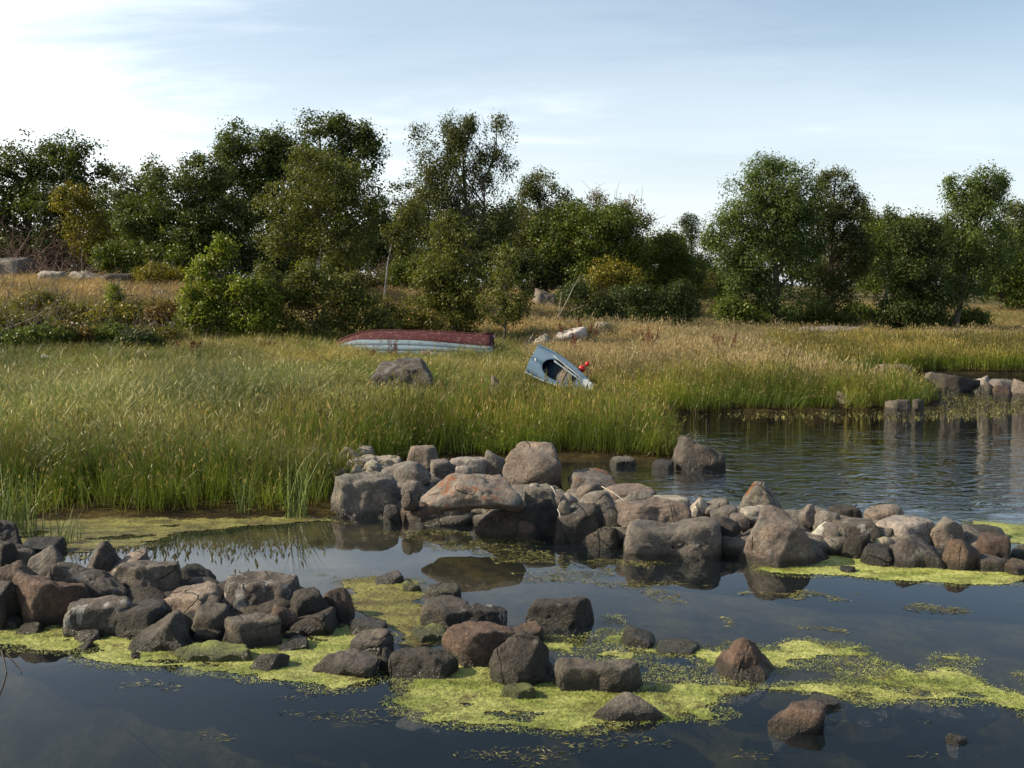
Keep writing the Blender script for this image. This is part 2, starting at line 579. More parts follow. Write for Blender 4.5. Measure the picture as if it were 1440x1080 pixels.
def rock_shape(kind, seed, sub, tilt=0.0, yaw=None):
    r = np.random.default_rng(seed)
    D, Fc = ICO[sub]
    pl = []
    J = lambda n, j: unit(np.asarray(n, float) + r.normal(0, j, 3))
    if kind in ('block', 'slab', 'bar'):
        j = 0.09
        pl += [(J((1, 0, 0), j), .9), (J((-1, 0, 0), j), .9), (J((0, 1, 0), j), .9), (J((0, -1, 0.12), j), .9), (J((tilt, -.06, 1), .05), .85), (J((0, 0, -1), .02), .9)]
        for q in range(5):
            n = unit((r.choice([-1, 1]) * r.uniform(.3, 1), r.choice([-1, 1]) * r.uniform(.3, 1), r.choice([-.4, 1]) * r.uniform(.3, 1)))
            pl.append((n, np.abs(n).sum() * r.uniform(.70, .86)))
        k = 44
    elif kind == 'dome':
        for q in range(11):
            n = J(unit(r.normal(0, 1, 3) * (1, 1, .8)), .1)
            pl.append((n, r.uniform(.62, .96)))
        pl += [((0, 0, -1), .8), (J((tilt, -.1, 1), .12), .74)]
        k = 44
    elif kind == 'crag':
        tl = tilt if tilt else r.uniform(-.45, .45)
        pl += [(unit((tl, r.uniform(-.35, .1), 1)), .55), (unit((-1, r.uniform(-.4, .4), r.uniform(0, .6))), .85), (unit((1, r.uniform(-.4, .4), r.uniform(0, .6))), .85),
               (unit((r.uniform(-.5, .5), -1, r.uniform(.05, .5))), .8), (unit((0, 1, .3)), .85), ((0, 0, -1), .8)]
        for q in range(5):
            pl.append((unit(r.normal(0, 1, 3) * (1, 1, .9)), r.uniform(.70, .95)))
        k = 60
    elif kind == 'egg':
        for q in range(14):
            pl.append((unit(r.normal(0, 1, 3)), r.uniform(.88, 1)))
        pl += [((0, 0, -1), .85)]
        k = 16
    elif kind == 'wedge':
        pl += [(J((tilt if tilt else .55, -.15, 1), .08), .55), (J((-1, 0, .25), .1), .9), (J((1, 0, .1), .1), .95), (J((0, -1, .25), .1), .8), (J((0, 1, .2), .1), .8), ((0, 0, -1), .8)]
        for q in range(5):
            n = unit(r.normal(0, 1, 3))
            pl.append((n, r.uniform(.75, .95)))
        k = 44
    elif kind == 'peak':
        pl += [(J((-1, -.2, .75), .1), .62), (J((1, -.2, .65), .1), .62), (J((.1, -1, .55), .12), .62), (J((0, 1, .7), .1), .62), ((0, 0, -1), .7), (J((tilt, 0, 1), .1), .85)]
        for q in range(5):
            n = unit(r.normal(0, 1, 3))
            pl.append((n, r.uniform(.78, .95)))
        k = 44
    elif kind == 'trough':
        pl += [((1, 0, 0), .95), ((-1, 0, .15), .95), ((0, 1, 0), .9), ((0, -1, .08), .9), ((0, 0, 1), .85), ((0, 0, -1), .9), (unit((-1, -1, .1)), 1.15), (unit((1, -1, .1)), 1.2)]
        k = 22
    acc = np.zeros(len(D)) + 1.25 ** -k
    for n, c in pl:
        d = D @ np.asarray(n, float)
        acc += np.where(d > 1e-3, (np.maximum(d, 1e-3) / c) ** k, 0)
    V = D * (acc ** (-1.0 / k))[:, None]
    a = yaw if yaw is not None else r.uniform(-.35, .35)
    ca, sa = math.cos(a), math.sin(a)
    V = np.stack([V[:, 0] * ca - V[:, 1] * sa, V[:, 0] * sa + V[:, 1] * ca, V[:, 2]], -1)
    if kind == 'trough':
        V[:, 2] -= 0.22 * np.exp(-((V[:, 0] + .05) / .5) ** 2) * (V[:, 2] > .3)
    lo, hi = V.min(0), V.max(0)
    return (V - (lo + hi) / 2) / (hi - lo), Fc


ROCK_N = 0


def rock(label, u0, v0, u1, v1, zb=0.0, kind='dome', tone='md', d=None, tilt=0.0, yaw=None, name=None, group=None, Y=None, crust=0.0, orange=0.0, white=0.0, algae=0.0,
         embed=None, rough=1.0):
    """one rock filling the box u0..u1, v0..v1 of the photograph, its foot at height zb"""
    global ROCK_N
    ROCK_N += 1
    uc = (u0 + u1) / 2
    if Y is None:
        pf = on(uc, v1, zb)
        Yf = pf[1]
        W = (u1 - u0) / F_PX * Yf
        Dp = ((0.72 if kind in ('dome', 'egg', 'peak') else .95) if d is None else d) * W
        W = (u1 - u0) / F_PX * (Yf + .4 * Dp)
        Yc = Yf + 0.42 * Dp
    else:
        Yc = Y
        W = (u1 - u0) / F_PX * Yc
        Dp = (0.72 if d is None else d) * W
        zb = at(uc, v1, Yc - .4 * Dp)[2]
    top = at(uc, v0, Yc + (0.12 if kind in ('dome', 'egg', 'peak', 'wedge') else 0.30) * Dp)
    H = max(top[2] - zb, 0.04)
    em = (0.10 + 0.35 * H if zb < .1 else 0.05 + .18 * H) if embed is None else embed
    px = u1 - u0
    sub = 5 if px > 92 else 4 if px > 36 else 3
    V, Fc = rock_shape(kind, 100 + ROCK_N * 13, sub, tilt, yaw)
    V = V * np.array([W, Dp, H + em])
    s = max(W, H)
    amp = rough * s * 0.034
    o3 = Vector((ROCK_N * 7.3, ROCK_N * 3.1, 0))
    nv = np.zeros((len(V), 3))
    for i, p in enumerate(V):
        q = Vector(p)
        a = mnoise.noise_vector(q * (2.2 / s) + o3) * 1.5
        b = mnoise.noise_vector(q * (6.5 / s) + o3) * 0.55
        c = mnoise.noise_vector(q * (18.0 / s) + o3) * 0.22
        e = mnoise.ridged_multi_fractal(q * (4.0 / s) + o3, 0.9, 2.1, 4, 1.0, 2.0) - 1.2
        nv[i] = (a + b + c + q.normalized() * (-0.75 * e))[:]
    V = V + nv * amp
    me = mesh_np('rock', V, Fc, 3)
    if name is None:
        name = 'boulder' if W > 0.62 else 'rock' if W > 0.28 else 'stone'
    zc_ = (zb - em + zb + H) / 2
    X = at(uc, (v0 + v1) / 2, Yc)[0]
    o = link(name, me, M_ROCK, loc=(X, Yc, zc_), smooth=True)
    c = sc(TONE[tone], K_ROCK)
    r = random.uniform(.86, 1.14)
    o.color = (c[0] * r, c[1] * r * random.uniform(.97, 1.02), c[2] * r * random.uniform(.95, 1.04), 1)
    for k, x in (('crust', crust), ('orange', orange), ('white', white), ('algae', algae)):
        o[k] = float(x)
    tag(o, label, 'boulder' if name == 'boulder' else 'rock', group)
    return o
G = 'rocks of the near breakwater'
for a in [
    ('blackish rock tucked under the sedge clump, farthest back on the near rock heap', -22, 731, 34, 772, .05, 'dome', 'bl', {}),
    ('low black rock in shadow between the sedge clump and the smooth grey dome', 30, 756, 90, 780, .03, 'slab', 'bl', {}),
    ('dark grey rock cut by the photo edge behind the brown dome', -16, 760, 28, 802, .08, 'dome', 'dk', {}),
    ('small grey rock wedged beside the smooth grey dome', 16, 772, 50, 796, .10, 'dome', 'md', {}),
    ('smooth grey dome shaped rock at the back of the near heap', 35, 767, 101, 808, .08, 'egg', 'gy', dict(d=.6)),
    ('sharp peaked grey rock rising highest at the back of the near heap', 110, 759, 177, 812, .06, 'peak', 'md', {}),
    ('pinkish slab leaning behind the big dark boulder with two pale lichen spots', 154, 773, 212, 816, .05, 'wedge', 'pk', dict(tilt=-.5)),
    ('broad brown domed rock behind the large red-brown boulder', -8, 788, 66, 846, .10, 'dome', 'br', {}),
    ('long dark slab sloping down to a white stained tip', 66, 788, 182, 852, .10, 'wedge', 'md', dict(tilt=.6, d=.5, white=.25)),
    ('large rounded red-brown boulder, the biggest by the bright algae belt', 26, 803, 127, 880, .02, 'dome', 'br', dict(d=.8)),
    ('large dark grey-brown boulder with two pale lichen spots on its face', 155, 785, 264, 846, .06, 'crag', 'md', dict(d=.7, crust=.25)),
    ('dark rock leaning on the shaded end of the spotted boulder', 252, 793, 304, 830, .03, 'wedge', 'dk', dict(tilt=.5)),
    ('dark rock cut by the photo edge beside the large red-brown boulder', -38, 815, 22, 884, .02, 'crag', 'dk', {}),
    ('small black stone below the large red-brown boulder', 5, 861, 36, 886, 0, 'crag', 'bl', {}),
    ('small stone with green shoots at the edge of the algae belt', 20, 871, 62, 894, 0, 'crag', 'md', dict(algae=.5)),
    ('long flat topped rock with a pale dropping stained upper edge', 95, 840, 188, 885, .06, 'block', 'md', dict(white=.5, d=.55)),
    ('dark ledge stone with a pale rim under the flat topped rock', 94, 870, 165, 896, 0, 'slab', 'dk', dict(white=.3)),
    ('dark block adjoining the flat topped rock', 165, 842, 242, 896, .02, 'block', 'dk', dict(tilt=-.15)),
    ('dark pointed wedge rock jutting toward the algae belt', 178, 857, 274, 917, 0, 'wedge', 'md', dict(tilt=-.45, d=.8)),
    ('flat pinkish slab with pale weathered top amid the near heap', 228, 818, 320, 868, .06, 'slab', 'pk', dict(white=.35, d=.9, tilt=-.2)),
    ('dark upright block under the end of the pinkish slab', 256, 838, 318, 880, .04, 'wedge', 'dk', dict(tilt=-.5)),
    ('rounded dark brown rock beside the square front block', 271, 849, 327, 892, .02, 'dome', 'md', {}),
    ('small flat dark stone at the foot of the rounded dark brown rock', 273, 882, 315, 903, 0, 'slab', 'md', {}),
    ('broad flat topped brown block with a white streak curling over it', 320, 807, 419, 866, .03, 'block', 'md', dict(white=.55, d=.75)),
    ('square dark brown block with a thin white drip', 310, 863, 400, 912, 0, 'block', 'md', dict(d=.6, white=.12)),
    ('small round brown stone behind the square dark block', 372, 850, 419, 882, .06, 'egg', 'br', {}),
    ('dark domed rock between two rounded brown stones', 401, 827, 466, 872, .05, 'dome', 'dk', {}),
    ('smooth dark rock dipping down in front of the dark domed rock', 400, 852, 472, 890, .02, 'wedge', 'dk', dict(tilt=-.5)),
    ('round ochre brown rock at the end of the near heap', 451, 824, 499, 868, .02, 'egg', 'br', dict(d=.9)),
    ('small dark flat stone beneath the smooth dipping rock', 397, 881, 429, 899, .0, 'slab', 'dk', {}),
    ('small wet black stone low in the water by the thin drip', 394, 893, 438, 916, 0, 'crag', 'bl', {}),
    ('small dark stone half sunk in the bright algae below the ledge', 102, 884, 146, 904, 0, 'dome', 'dk', {}),
    ('tiny dark stone bedded in algae just below another dark stone', 106, 900, 134, 914, 0, 'crag', 'dk', {}),
    ('tiny low black stone at the outer edge of the algae belt', 182, 914, 211, 928, 0, 'crag', 'bl', {}),
    ('flat slab coated in yellow-green algae', 240, 903, 358, 931, 0, 'slab', 'dk', dict(algae=1.0, d=.4, tilt=.02)),
    ('dark dome shaped stone standing alone in the algae belt', 347, 915, 407, 944, 0, 'dome', 'md', {}),
]:
    lab, u0, v0, u1, v1, zb, kind, tone, kw = a
    rock(lab, u0, v0, u1, v1, zb, kind, tone, group=G, **kw)

G = 'rocks scattered among the algae mats'
for a in [
    ('low flat wet rock in the pool behind the blocky dark stone', 488, 869, 547, 894, 0, 'slab', 'dk', {}),
    ('blocky dark stone with a lit facet above brown water', 491, 883, 554, 922, 0, 'block', 'md', {}),
    ('low broad dark rock like a turtle back near open water', 438, 918, 536, 952, 0, 'dome', 'md', dict(d=.6)),
    ('small dark angular stone touching the long dark block', 532, 911, 571, 944, 0, 'wedge', 'dk', {}),
    ('long dark block lying low beside the bright algae', 545, 912, 645, 956, 0, 'block', 'dk', dict(d=.5, tilt=.1)),
    ('big flat brown slab tilted on top of the dark rocks', 619, 872, 727, 930, .04, 'slab', 'br', dict(d=.75, tilt=.08)),
    ('big blackish rounded boulder with a pale crest', 687, 887, 781, 965, 0, 'dome', 'dk', dict(d=.75, tilt=-.35, yaw=.2)),
    ('small algae topped stone beside the tilted brown slab', 576, 879, 632, 904, 0, 'slab', 'dk', dict(algae=.8)),
    ('dark grey block behind the bar with white streaks', 592, 840, 664, 882, .02, 'block', 'md', {}),
    ('flat ledge rock farthest back on this pile, by open water', 595, 820, 652, 846, .02, 'slab', 'dk', dict(algae=.3)),
    ('long black bar shaped stone with white dropping streaks', 615, 850, 719, 884, .02, 'bar', 'bl', dict(d=.25, white=.6, tilt=0)),
    ('low reddish flat stone at the edge of the pool', 521, 801, 568, 823, 0, 'crag', 'pk', {}),
    ('algae covered lump beside the low reddish flat stone', 565, 816, 594, 833, 0, 'dome', 'dk', dict(algae=.8)),
    ('dark wedge shaped block standing apart in the blue pool', 741, 838, 840, 883, 0, 'block', 'dk', dict(d=.5, tilt=-.12)),
    ('low dark stone with rusty weed draped at its side', 866, 884, 926, 912, 0, 'wedge', 'dk', dict(tilt=.3)),
    ('low flat stone with green film between two dark rocks', 920, 898, 988, 921, 0, 'slab', 'dk', dict(algae=.45)),
    ('big brown twin peaked rock alone in the green algae', 996, 893, 1098, 956, 0, 'peak', 'br', dict(d=.7)),
    ('rectangular brown block with a white drip near one end', 777, 925, 906, 974, 0, 'bar', 'md', dict(d=.35, tilt=0, yaw=-.03, white=.12)),
    ('smooth pale grey cracked rock in front of the rectangular block', 828, 974, 934, 1014, 0, 'egg', 'gy', dict(d=.5, rough=.4)),
    ('wet brown lumpy rock with a glint in the deep blue water', 1076, 988, 1168, 1033, 0, 'dome', 'br', dict(d=.6)),
    ('thin flat stone barely above water behind the wet lumpy rock', 1135, 979, 1181, 998, 0, 'slab', 'md', {}),
    ('dark tip of a submerged rock near the bottom corner', 1331, 1033, 1362, 1047, 0, 'dome', 'bl', {}),
    ('algae covered hump in front of the blackish rounded boulder', 703, 962, 754, 984, 0, 'dome', 'dk', dict(algae=.9)),
    ('brown rock peeping between the tilted slab and blackish boulder', 718, 872, 764, 900, .04, 'crag', 'br', {}),
]:
    lab, u0, v0, u1, v1, zb, kind, tone, kw = a
    rock(lab, u0, v0, u1, v1, zb, kind, tone, group=G, **kw)

G = 'rocks of the stone barrier'
for a in [
    ('long pale stone showing through the reed stems', 415, 628, 460, 662, .10, 'slab', 'pl', {}),
    ('small grey stone nearest the reeds at the barrier end', 455, 637, 473, 660, .12, 'egg', 'gy', {}),
    ('grey egg shaped stone on top of the barrier end', 475, 628, 507, 660, .15, 'egg', 'gy', {}),
    ('pale squarish stone behind the grey egg shaped stone', 502, 627, 526, 648, .12, 'block', 'pl', {}),
    ('flat pale angular stone resting before the egg shaped stone', 488, 639, 530, 662, .16, 'slab', 'pl', dict(tilt=-.2)),
    ('bright topped rounded stone among the cluster of pale stones', 509, 646, 540, 666, .16, 'egg', 'pl', {}),
    ('small pale cone of stone in front of the angular stone', 489, 652, 514, 670, .18, 'peak', 'pl', {}),
    ('small brown stone beside the reeds under the egg shaped stone', 466, 657, 488, 678, .14, 'crag', 'md', {}),
    ('big grey boulder with a sunlit flank beside the reed stems', 462, 663, 563, 728, 0, 'block', 'gy', dict(d=.75, crust=.3, yaw=.3)),
    ('large grey lichened rock behind the sunlit flank boulder', 533, 642, 606, 690, .15, 'crag', 'gy', dict(crust=.5)),
    ('flat pale rock level with the ground at the reed edge', 522, 640, 566, 656, .10, 'slab', 'pl', {}),
    ('upright pinkish block against the dark reeds', 573, 625, 617, 662, .10, 'block', 'pk', {}),
    ('small square stone beside the upright pinkish block', 603, 645, 635, 672, .14, 'block', 'gy', {}),
    ('flat pale slab lying along the back of the barrier', 628, 643, 686, 670, .12, 'slab', 'pl', dict(d=.5)),
    ('pointed grey rock beside the big pinkish boulder', 680, 632, 710, 666, .14, 'crag', 'gy', dict(crust=.3)),
    ('big pinkish grey boulder standing tallest on the barrier', 705, 619, 792, 684, .12, 'crag', 'pk', dict(d=.8, crust=.25)),
    ('broad boulder with orange lichen streak overhanging dark rocks', 590, 661, 740, 718, .34, 'crag', 'pk', dict(embed=.02, d=.65, crust=.55, orange=.8)),
    ('round grey stone wedged beside the orange streaked boulder', 564, 674, 594, 695, .28, 'egg', 'gy', {}),
    ('darker round stone under the wedged grey stone', 564, 688, 590, 710, .22, 'egg', 'md', {}),
    ('shaded brown boulder beneath the overhanging broad boulder', 560, 695, 632, 738, 0, 'crag', 'br', dict(d=.7)),
    ('wide dark boulder in the shade under the overhang', 666, 700, 792, 758, 0, 'crag', 'dk', dict(d=.6)),
    ('rounded rock with a lit face at the waterline', 720, 730, 761, 759, 0, 'egg', 'br', {}),
    ('flat grey stone on the barrier just below the tall pinkish boulder', 736, 681, 782, 714, .25, 'slab', 'gy', {}),
    ('small pale pebble perched on the flat grey stone', 744, 679, 762, 692, .40, 'egg', 'pl', {}),
    ('small pale stone peeking behind the broad lichened boulder', 640, 655, 664, 672, .25, 'block', 'pl', {}),
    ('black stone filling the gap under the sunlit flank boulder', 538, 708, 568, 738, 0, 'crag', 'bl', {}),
    ('pale flat rock with an orange lichen crest by the inlet', 799, 660, 869, 690, .10, 'wedge', 'gy', dict(orange=.8, tilt=.25)),
    ('small grey stone in front of the orange crested rock', 819, 673, 850, 694, .16, 'crag', 'gy', {}),
    ('small stone covered in orange lichen', 811, 679, 840, 700, .2, 'crag', 'pk', dict(orange=1.0)),
    ('flat pinkish stone on the inlet side of the barrier', 852, 683, 922, 706, .12, 'slab', 'pk', {}),
    ('mossy grey oval stone below the flat pinkish stone', 877, 690, 918, 709, .2, 'egg', 'gy', dict(crust=.4)),
    ('pale broken stone at the inlet side of the barrier', 915, 696, 968, 718, .14, 'block', 'pl', {}),
    ('rounded speckled grey stone at the middle of the barrier', 813, 690, 870, 725, .2, 'egg', 'gy', dict(crust=.5)),
    ('small oval stone left of the speckled grey stone', 788, 693, 814, 709, .28, 'egg', 'pl', {}),
    ('angular dark rock with a flat lit top above the pool', 776, 706, 844, 761, 0, 'wedge', 'dk', dict(d=.7, crust=.2, tilt=-.25)),
    ('small dark dome shaped rock at the water under the barrier', 825, 739, 874, 771, 0, 'egg', 'dk', dict(d=.8)),
    ('small dark stone in the gap beside the long pinkish rock', 845, 716, 874, 748, .10, 'crag', 'dk', {}),
    ('long pinkish rock lying above the hollowed block', 865, 702, 972, 737, .22, 'slab', 'pk', dict(d=.5)),
    ('massive long block with a hollow worn in its top', 872, 725, 1015, 789, 0, 'trough', 'gy', dict(d=.55, yaw=-.06, crust=.25)),
    ('sharp tilted pale stone in the jumble behind the hollowed block', 968, 698, 1004, 722, .2, 'peak', 'pl', {}),
    ('angular grey stone in the jumble beside the orange tipped peak', 987, 700, 1027, 724, .2, 'wedge', 'gy', dict(tilt=-.4)),
    ('thin slanted stone in front of the angular grey stone', 998, 708, 1042, 732, .2, 'wedge', 'gy', dict(tilt=-.5)),
    ('tall peaked rock with an orange lichen patch', 1035, 675, 1101, 718, .12, 'peak', 'gy', dict(orange=.9, d=.8)),
    ('flat pale stone at the foot of the orange patched peak', 1044, 711, 1088, 726, .3, 'slab', 'pl', {}),
    ('massive pale rounded boulder, the bulkiest in the barrier', 1028, 713, 1152, 797, 0, 'dome', 'pk', dict(d=.75, crust=.3, tilt=.05)),
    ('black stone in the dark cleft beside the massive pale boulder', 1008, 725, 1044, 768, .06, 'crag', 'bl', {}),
    ('small grey triangular stone behind the massive pale boulder', 1120, 708, 1156, 733, .18, 'peak', 'gy', {}),
    ('small flat stone above the dark cleft', 1025, 721, 1054, 738, .22, 'slab', 'gy', {}),
    ('tiny rounded stone beside the angular dark rock', 784, 703, 803, 718, .28, 'egg', 'gy', {}),
    ('grey dome shaped stone next to the white stained stones', 1144, 718, 1186, 745, .12, 'egg', 'gy', {}),
    ('flat black stone at the inlet edge behind the grey dome', 1166, 710, 1209, 730, .08, 'slab', 'dk', {}),
    ('large brown rock with white droppings down one end', 1170, 724, 1240, 762, .10, 'crag', 'md', dict(white=.45)),
    ('flat pink stone raised above the inlet edge', 1218, 708, 1268, 740, .08, 'slab', 'pk', dict(tilt=-.25)),
    ('pale grey slab tilted between two brown rocks', 1238, 724, 1312, 764, .10, 'slab', 'pl', dict(tilt=-.12, white=.15)),
    ('rounded pinkish rock with a grey lower half', 1305, 729, 1359, 772, .06, 'dome', 'pk', dict(crust=.35)),
    ('dark mossy round rock beside the massive pale boulder', 1183, 749, 1229, 786, 0, 'dome', 'dk', dict(algae=.25)),
    ('black domed rock at the edge of the green algae strip', 1210, 763, 1262, 797, 0, 'dome', 'bl', {}),
    ('wide angular brown rock with white marks above the algae strip', 1249, 753, 1326, 800, 0, 'wedge', 'md', dict(tilt=.3, white=.25)),
    ('rounded dark brown boulder mirrored in the calm water', 1323, 756, 1381, 803, 0, 'egg', 'br', dict(d=.8)),
    ('squarish red-brown rock at the barrier end', 1376, 749, 1422, 790, 0, 'block', 'br', {}),
    ('low oblong block under the squarish red-brown rock', 1369, 781, 1412, 805, 0, 'block', 'md', {}),
    ('small dark rock at the photo edge beyond the squarish rock', 1419, 764, 1450, 784, 0, 'crag', 'md', {}),
    ('low brown slab half covered by algae at the photo edge', 1407, 786, 1452, 810, 0, 'slab', 'br', dict(algae=.4)),
    ('dark flat rock behind the rounded pinkish rock', 1356, 738, 1411, 757, .02, 'slab', 'dk', {}),
    ('pale stone with a green algae coat among brown rocks', 1223, 754, 1259, 770, .10, 'egg', 'pl', dict(algae=.6)),
    ('small brown stone squeezed beside the mirrored dark boulder', 1318, 778, 1340, 796, 0, 'crag', 'br', {}),
    ('tiny dark stone lying in the green algae strip', 1178, 795, 1206, 807, 0, 'crag', 'dk', {}),
    ('white stained stone in the crevice by the grey dome', 1140, 735, 1174, 760, .10, 'dome', 'wt', dict(white=.8)),
]:
    lab, u0, v0, u1, v1, zb, kind, tone, kw = a
    rock(lab, u0, v0, u1, v1, zb, kind, tone, group=G, **kw)

G = 'rocks at the inlet edge'
for a in [
    ('big dark rock jutting from the reed corner into the inlet', 944, 608, 1016, 658, 0, 'crag', 'md', dict(tilt=.45, d=1.1, yaw=.3)),
    ('small black rock in the water beside the reed corner', 916, 646, 949, 660, 0, 'slab', 'bl', {}),
    ('low pale flat rock under the reeds at the inlet', 858, 641, 895, 654, 0, 'slab', 'gy', {}),
    ('dark rounded rock at the far bank under golden grass', 1245, 561, 1279, 580, 0, 'dome', 'md', {}),
    ('small upright stone beside the dark rounded far bank rock', 1283, 561, 1298, 578, 0, 'block', 'md', {}),
    ('long dark ledge of rock on the far spit', 1308, 525, 1374, 551, 0, 'crag', 'dk', dict(d=.8, tilt=.2)),
    ('pale round rock at the grassy end of the dark ledge', 1297, 523, 1319, 545, .05, 'dome', 'gy', {}),
    ('pale boulder just beyond the dark ledge', 1367, 527, 1395, 545, .02, 'crag', 'pl', {}),
    ('small brown rock between two pale boulders on the spit', 1383, 536, 1399, 554, 0, 'crag', 'md', {}),
    ('brown rounded rock on the spit at the waterline', 1396, 541, 1421, 560, 0, 'dome', 'br', {}),
    ('pink boulder cut by the photo edge on the spit', 1423, 533, 1456, 558, 0, 'crag', 'pk', {}),
    ('flat grey rock behind the brown rounded rock on the spit', 1393, 533, 1426, 546, .08, 'slab', 'gy', {}),
    ('pinkish stone at the foot of the far grass bank', 1180, 560, 1199, 574, 0, 'crag', 'pk', {}),
    ('stone half hidden in grass above the pinkish bank stone', 1174, 550, 1194, 564, .12, 'crag', 'pk', {}),
    ('small brown stone by the pinkish bank stone', 1200, 563, 1212, 573, 0, 'crag', 'br', {}),
    ('pale pink flat boulder in the golden grass of the spit', 1233, 512, 1282, 534, .28, 'slab', 'pk', {}),
]:
    lab, u0, v0, u1, v1, zb, kind, tone, kw = a
    rock(lab, u0, v0, u1, v1, zb, kind, tone, group=G, **kw)

G = 'boulders in the meadow'
for lab, u0, v0, u1, v1, Y, kind, tone, kw in [
    ('big grey boulder in the grass before the upturned boat', 516, 503, 613, 545, 20.6, 'wedge', 'md', dict(tilt=-.22, d=.7, crust=.4, embed=.3)),
    ('grey outcrop in the dry tan grass of the slope', 190, 406, 237, 424, 36, 'crag', 'dk', dict(embed=.6)),
    ('pale end stone of the outcrop row above the dry grass', 52, 381, 96, 396, 40, 'slab', 'pl', dict(embed=.6)),
    ('grey middle stone of the outcrop row above the dry grass', 94, 381, 122, 394, 40, 'crag', 'pl', dict(embed=.6)),
    ('dark grey stone in the outcrop row beneath the thicket', 112, 380, 152, 395, 40.5, 'crag', 'gy', dict(embed=.6)),
    ('flat dark stone at the end of the outcrop row', 145, 385, 192, 398, 39.5, 'slab', 'dk', dict(embed=.6)),
    ('bluish flat rock under the red tangle of twigs', -20, 362, 46, 386, 43, 'slab', 'gy', dict(embed=.8)),
    ('white boulder in the grass beyond the blue dinghy', 771, 459, 826, 492, 31, 'crag', 'wt', dict(embed=.4)),
    ('pale speckled stone beside the white boulder', 748, 469, 778, 490, 29.5, 'crag', 'pl', dict(embed=.4)),
    ('grey stone half hidden in grass above the dinghy bow', 734, 472, 754, 488, 30, 'crag', 'gy', dict(embed=.4)),
    ('pale round rock between the red dock plants', 834, 452, 862, 474, 33, 'dome', 'pl', dict(embed=.4)),
    ('grey rock on the slope under the dark tree', 748, 406, 786, 428, 42, 'crag', 'gy', dict(embed=.6)),
    ('dark mound of rock under the heath shrubs', 188, 450, 228, 486, 28, 'crag', 'br', dict(embed=.4)),
    ('flat grey rock shelf below the willow', 1100, 459, 1215, 478, 37, 'slab', 'gy', dict(d=.35, embed=.5)),
    ('pinkish stone showing in the grass before the dinghy', 688, 528, 707, 548, 19.5, 'crag', 'pk', dict(embed=.3)),
]:
    rock(lab, u0, v0, u1, v1, 0, kind, tone, group=G, Y=Y, **kw)

for lab, u0, v0, u1, v1, zt in [('pale boulder lying under water near the bottom corner', 1262, 1008, 1400, 1062, -.05), ('brownish stone lying under water between the wet lumpy rock and corner', 1190, 1030, 1256, 1060, -.10), ('dim boulder under water below the blackish rounded boulder', 560, 1040, 690, 1075, -.12)]:
    o = rock(lab, u0, v0, u1, v1, -.4, 'egg', 'gy', group='rocks under the clear water', embed=.05)
    o.location.z += zt - max(o.location.z + v.co.z for v in o.data.vertices)


def rubble(name, label, poly_px, n, hgt, seed, tone):
    """small stones heaped too thick to pick apart, filling the heart of a rock heap"""
    r = np.random.default_rng(seed)
    poly = [tuple(on(u, v)[:2]) for u, v in poly_px]
    P = np.array(poly)
    bm = bmesh.new()
    bmesh.ops.create_icosphere(bm, subdivisions=2, radius=1)
    bm.verts.ensure_lookup_table()
    D, Fc = np.array([v.co[:] for v in bm.verts]), np.array([[v.index for v in f.verts] for f in bm.faces])
    bm.free()
    V, F2, k = [], [], 0
    while k < n:
        x, y = r.uniform(P[:, 0].min(), P[:, 0].max()), r.uniform(P[:, 1].min(), P[:, 1].max())
        sd = float(poly_sd(np.array([x]), np.array([y]), poly)[0])
        if sd < .06:
            continue
        s = r.uniform(.09, .20)
        acc = np.zeros(len(D)) + 1e-3
        for q in range(9):
            d = D @ unit(r.normal(0, 1, 3))
            acc += np.where(d > 0, (np.maximum(d, 1e-3) / r.uniform(.7, 1)) ** 16, 0)
        v = D * (acc ** (-1 / 16.0))[:, None].clip(.5, 1.2) * np.array([s * r.uniform(.8, 1.5), s, s * r.uniform(.55, .9)])
        V.append(v + np.array([x, y, r.uniform(-.05, 1) * hgt * float(sstep(0, .45, sd))]))
        F2.append(Fc + k * len(D))
        k += 1
    o = link(name, mesh_np(name, np.concatenate(V), np.concatenate(F2), 3), M_ROCK)
    o.color = (*sc(TONE[tone], K_ROCK), 1)
    for q in ('crust', 'orange', 'white', 'algae'):
        o[q] = 0.0
    tag(o, label, 'rubble', kind='stuff')


rubble('rubble', 'small dark stones packed in the gaps of the stone barrier', [(475, 712), (565, 728), (680, 744), (780, 752), (880, 772), (1000, 780), (1140, 788), (1250, 788), (1400, 796), (1410, 765), (1300, 750), (1150, 735), (1000, 722), (870, 712), (790, 698), (700, 690), (600, 685), (490, 680)], 330, .13, 5, 'gy')
rubble('rubble', 'small dark stones packed between the rocks of the near heap', [(-30, 872), (60, 868), (130, 872), (250, 890), (380, 890), (470, 872), (480, 850), (400, 840), (300, 825), (180, 805), (60, 790), (-30, 775)], 100, .03, 6, 'dk')
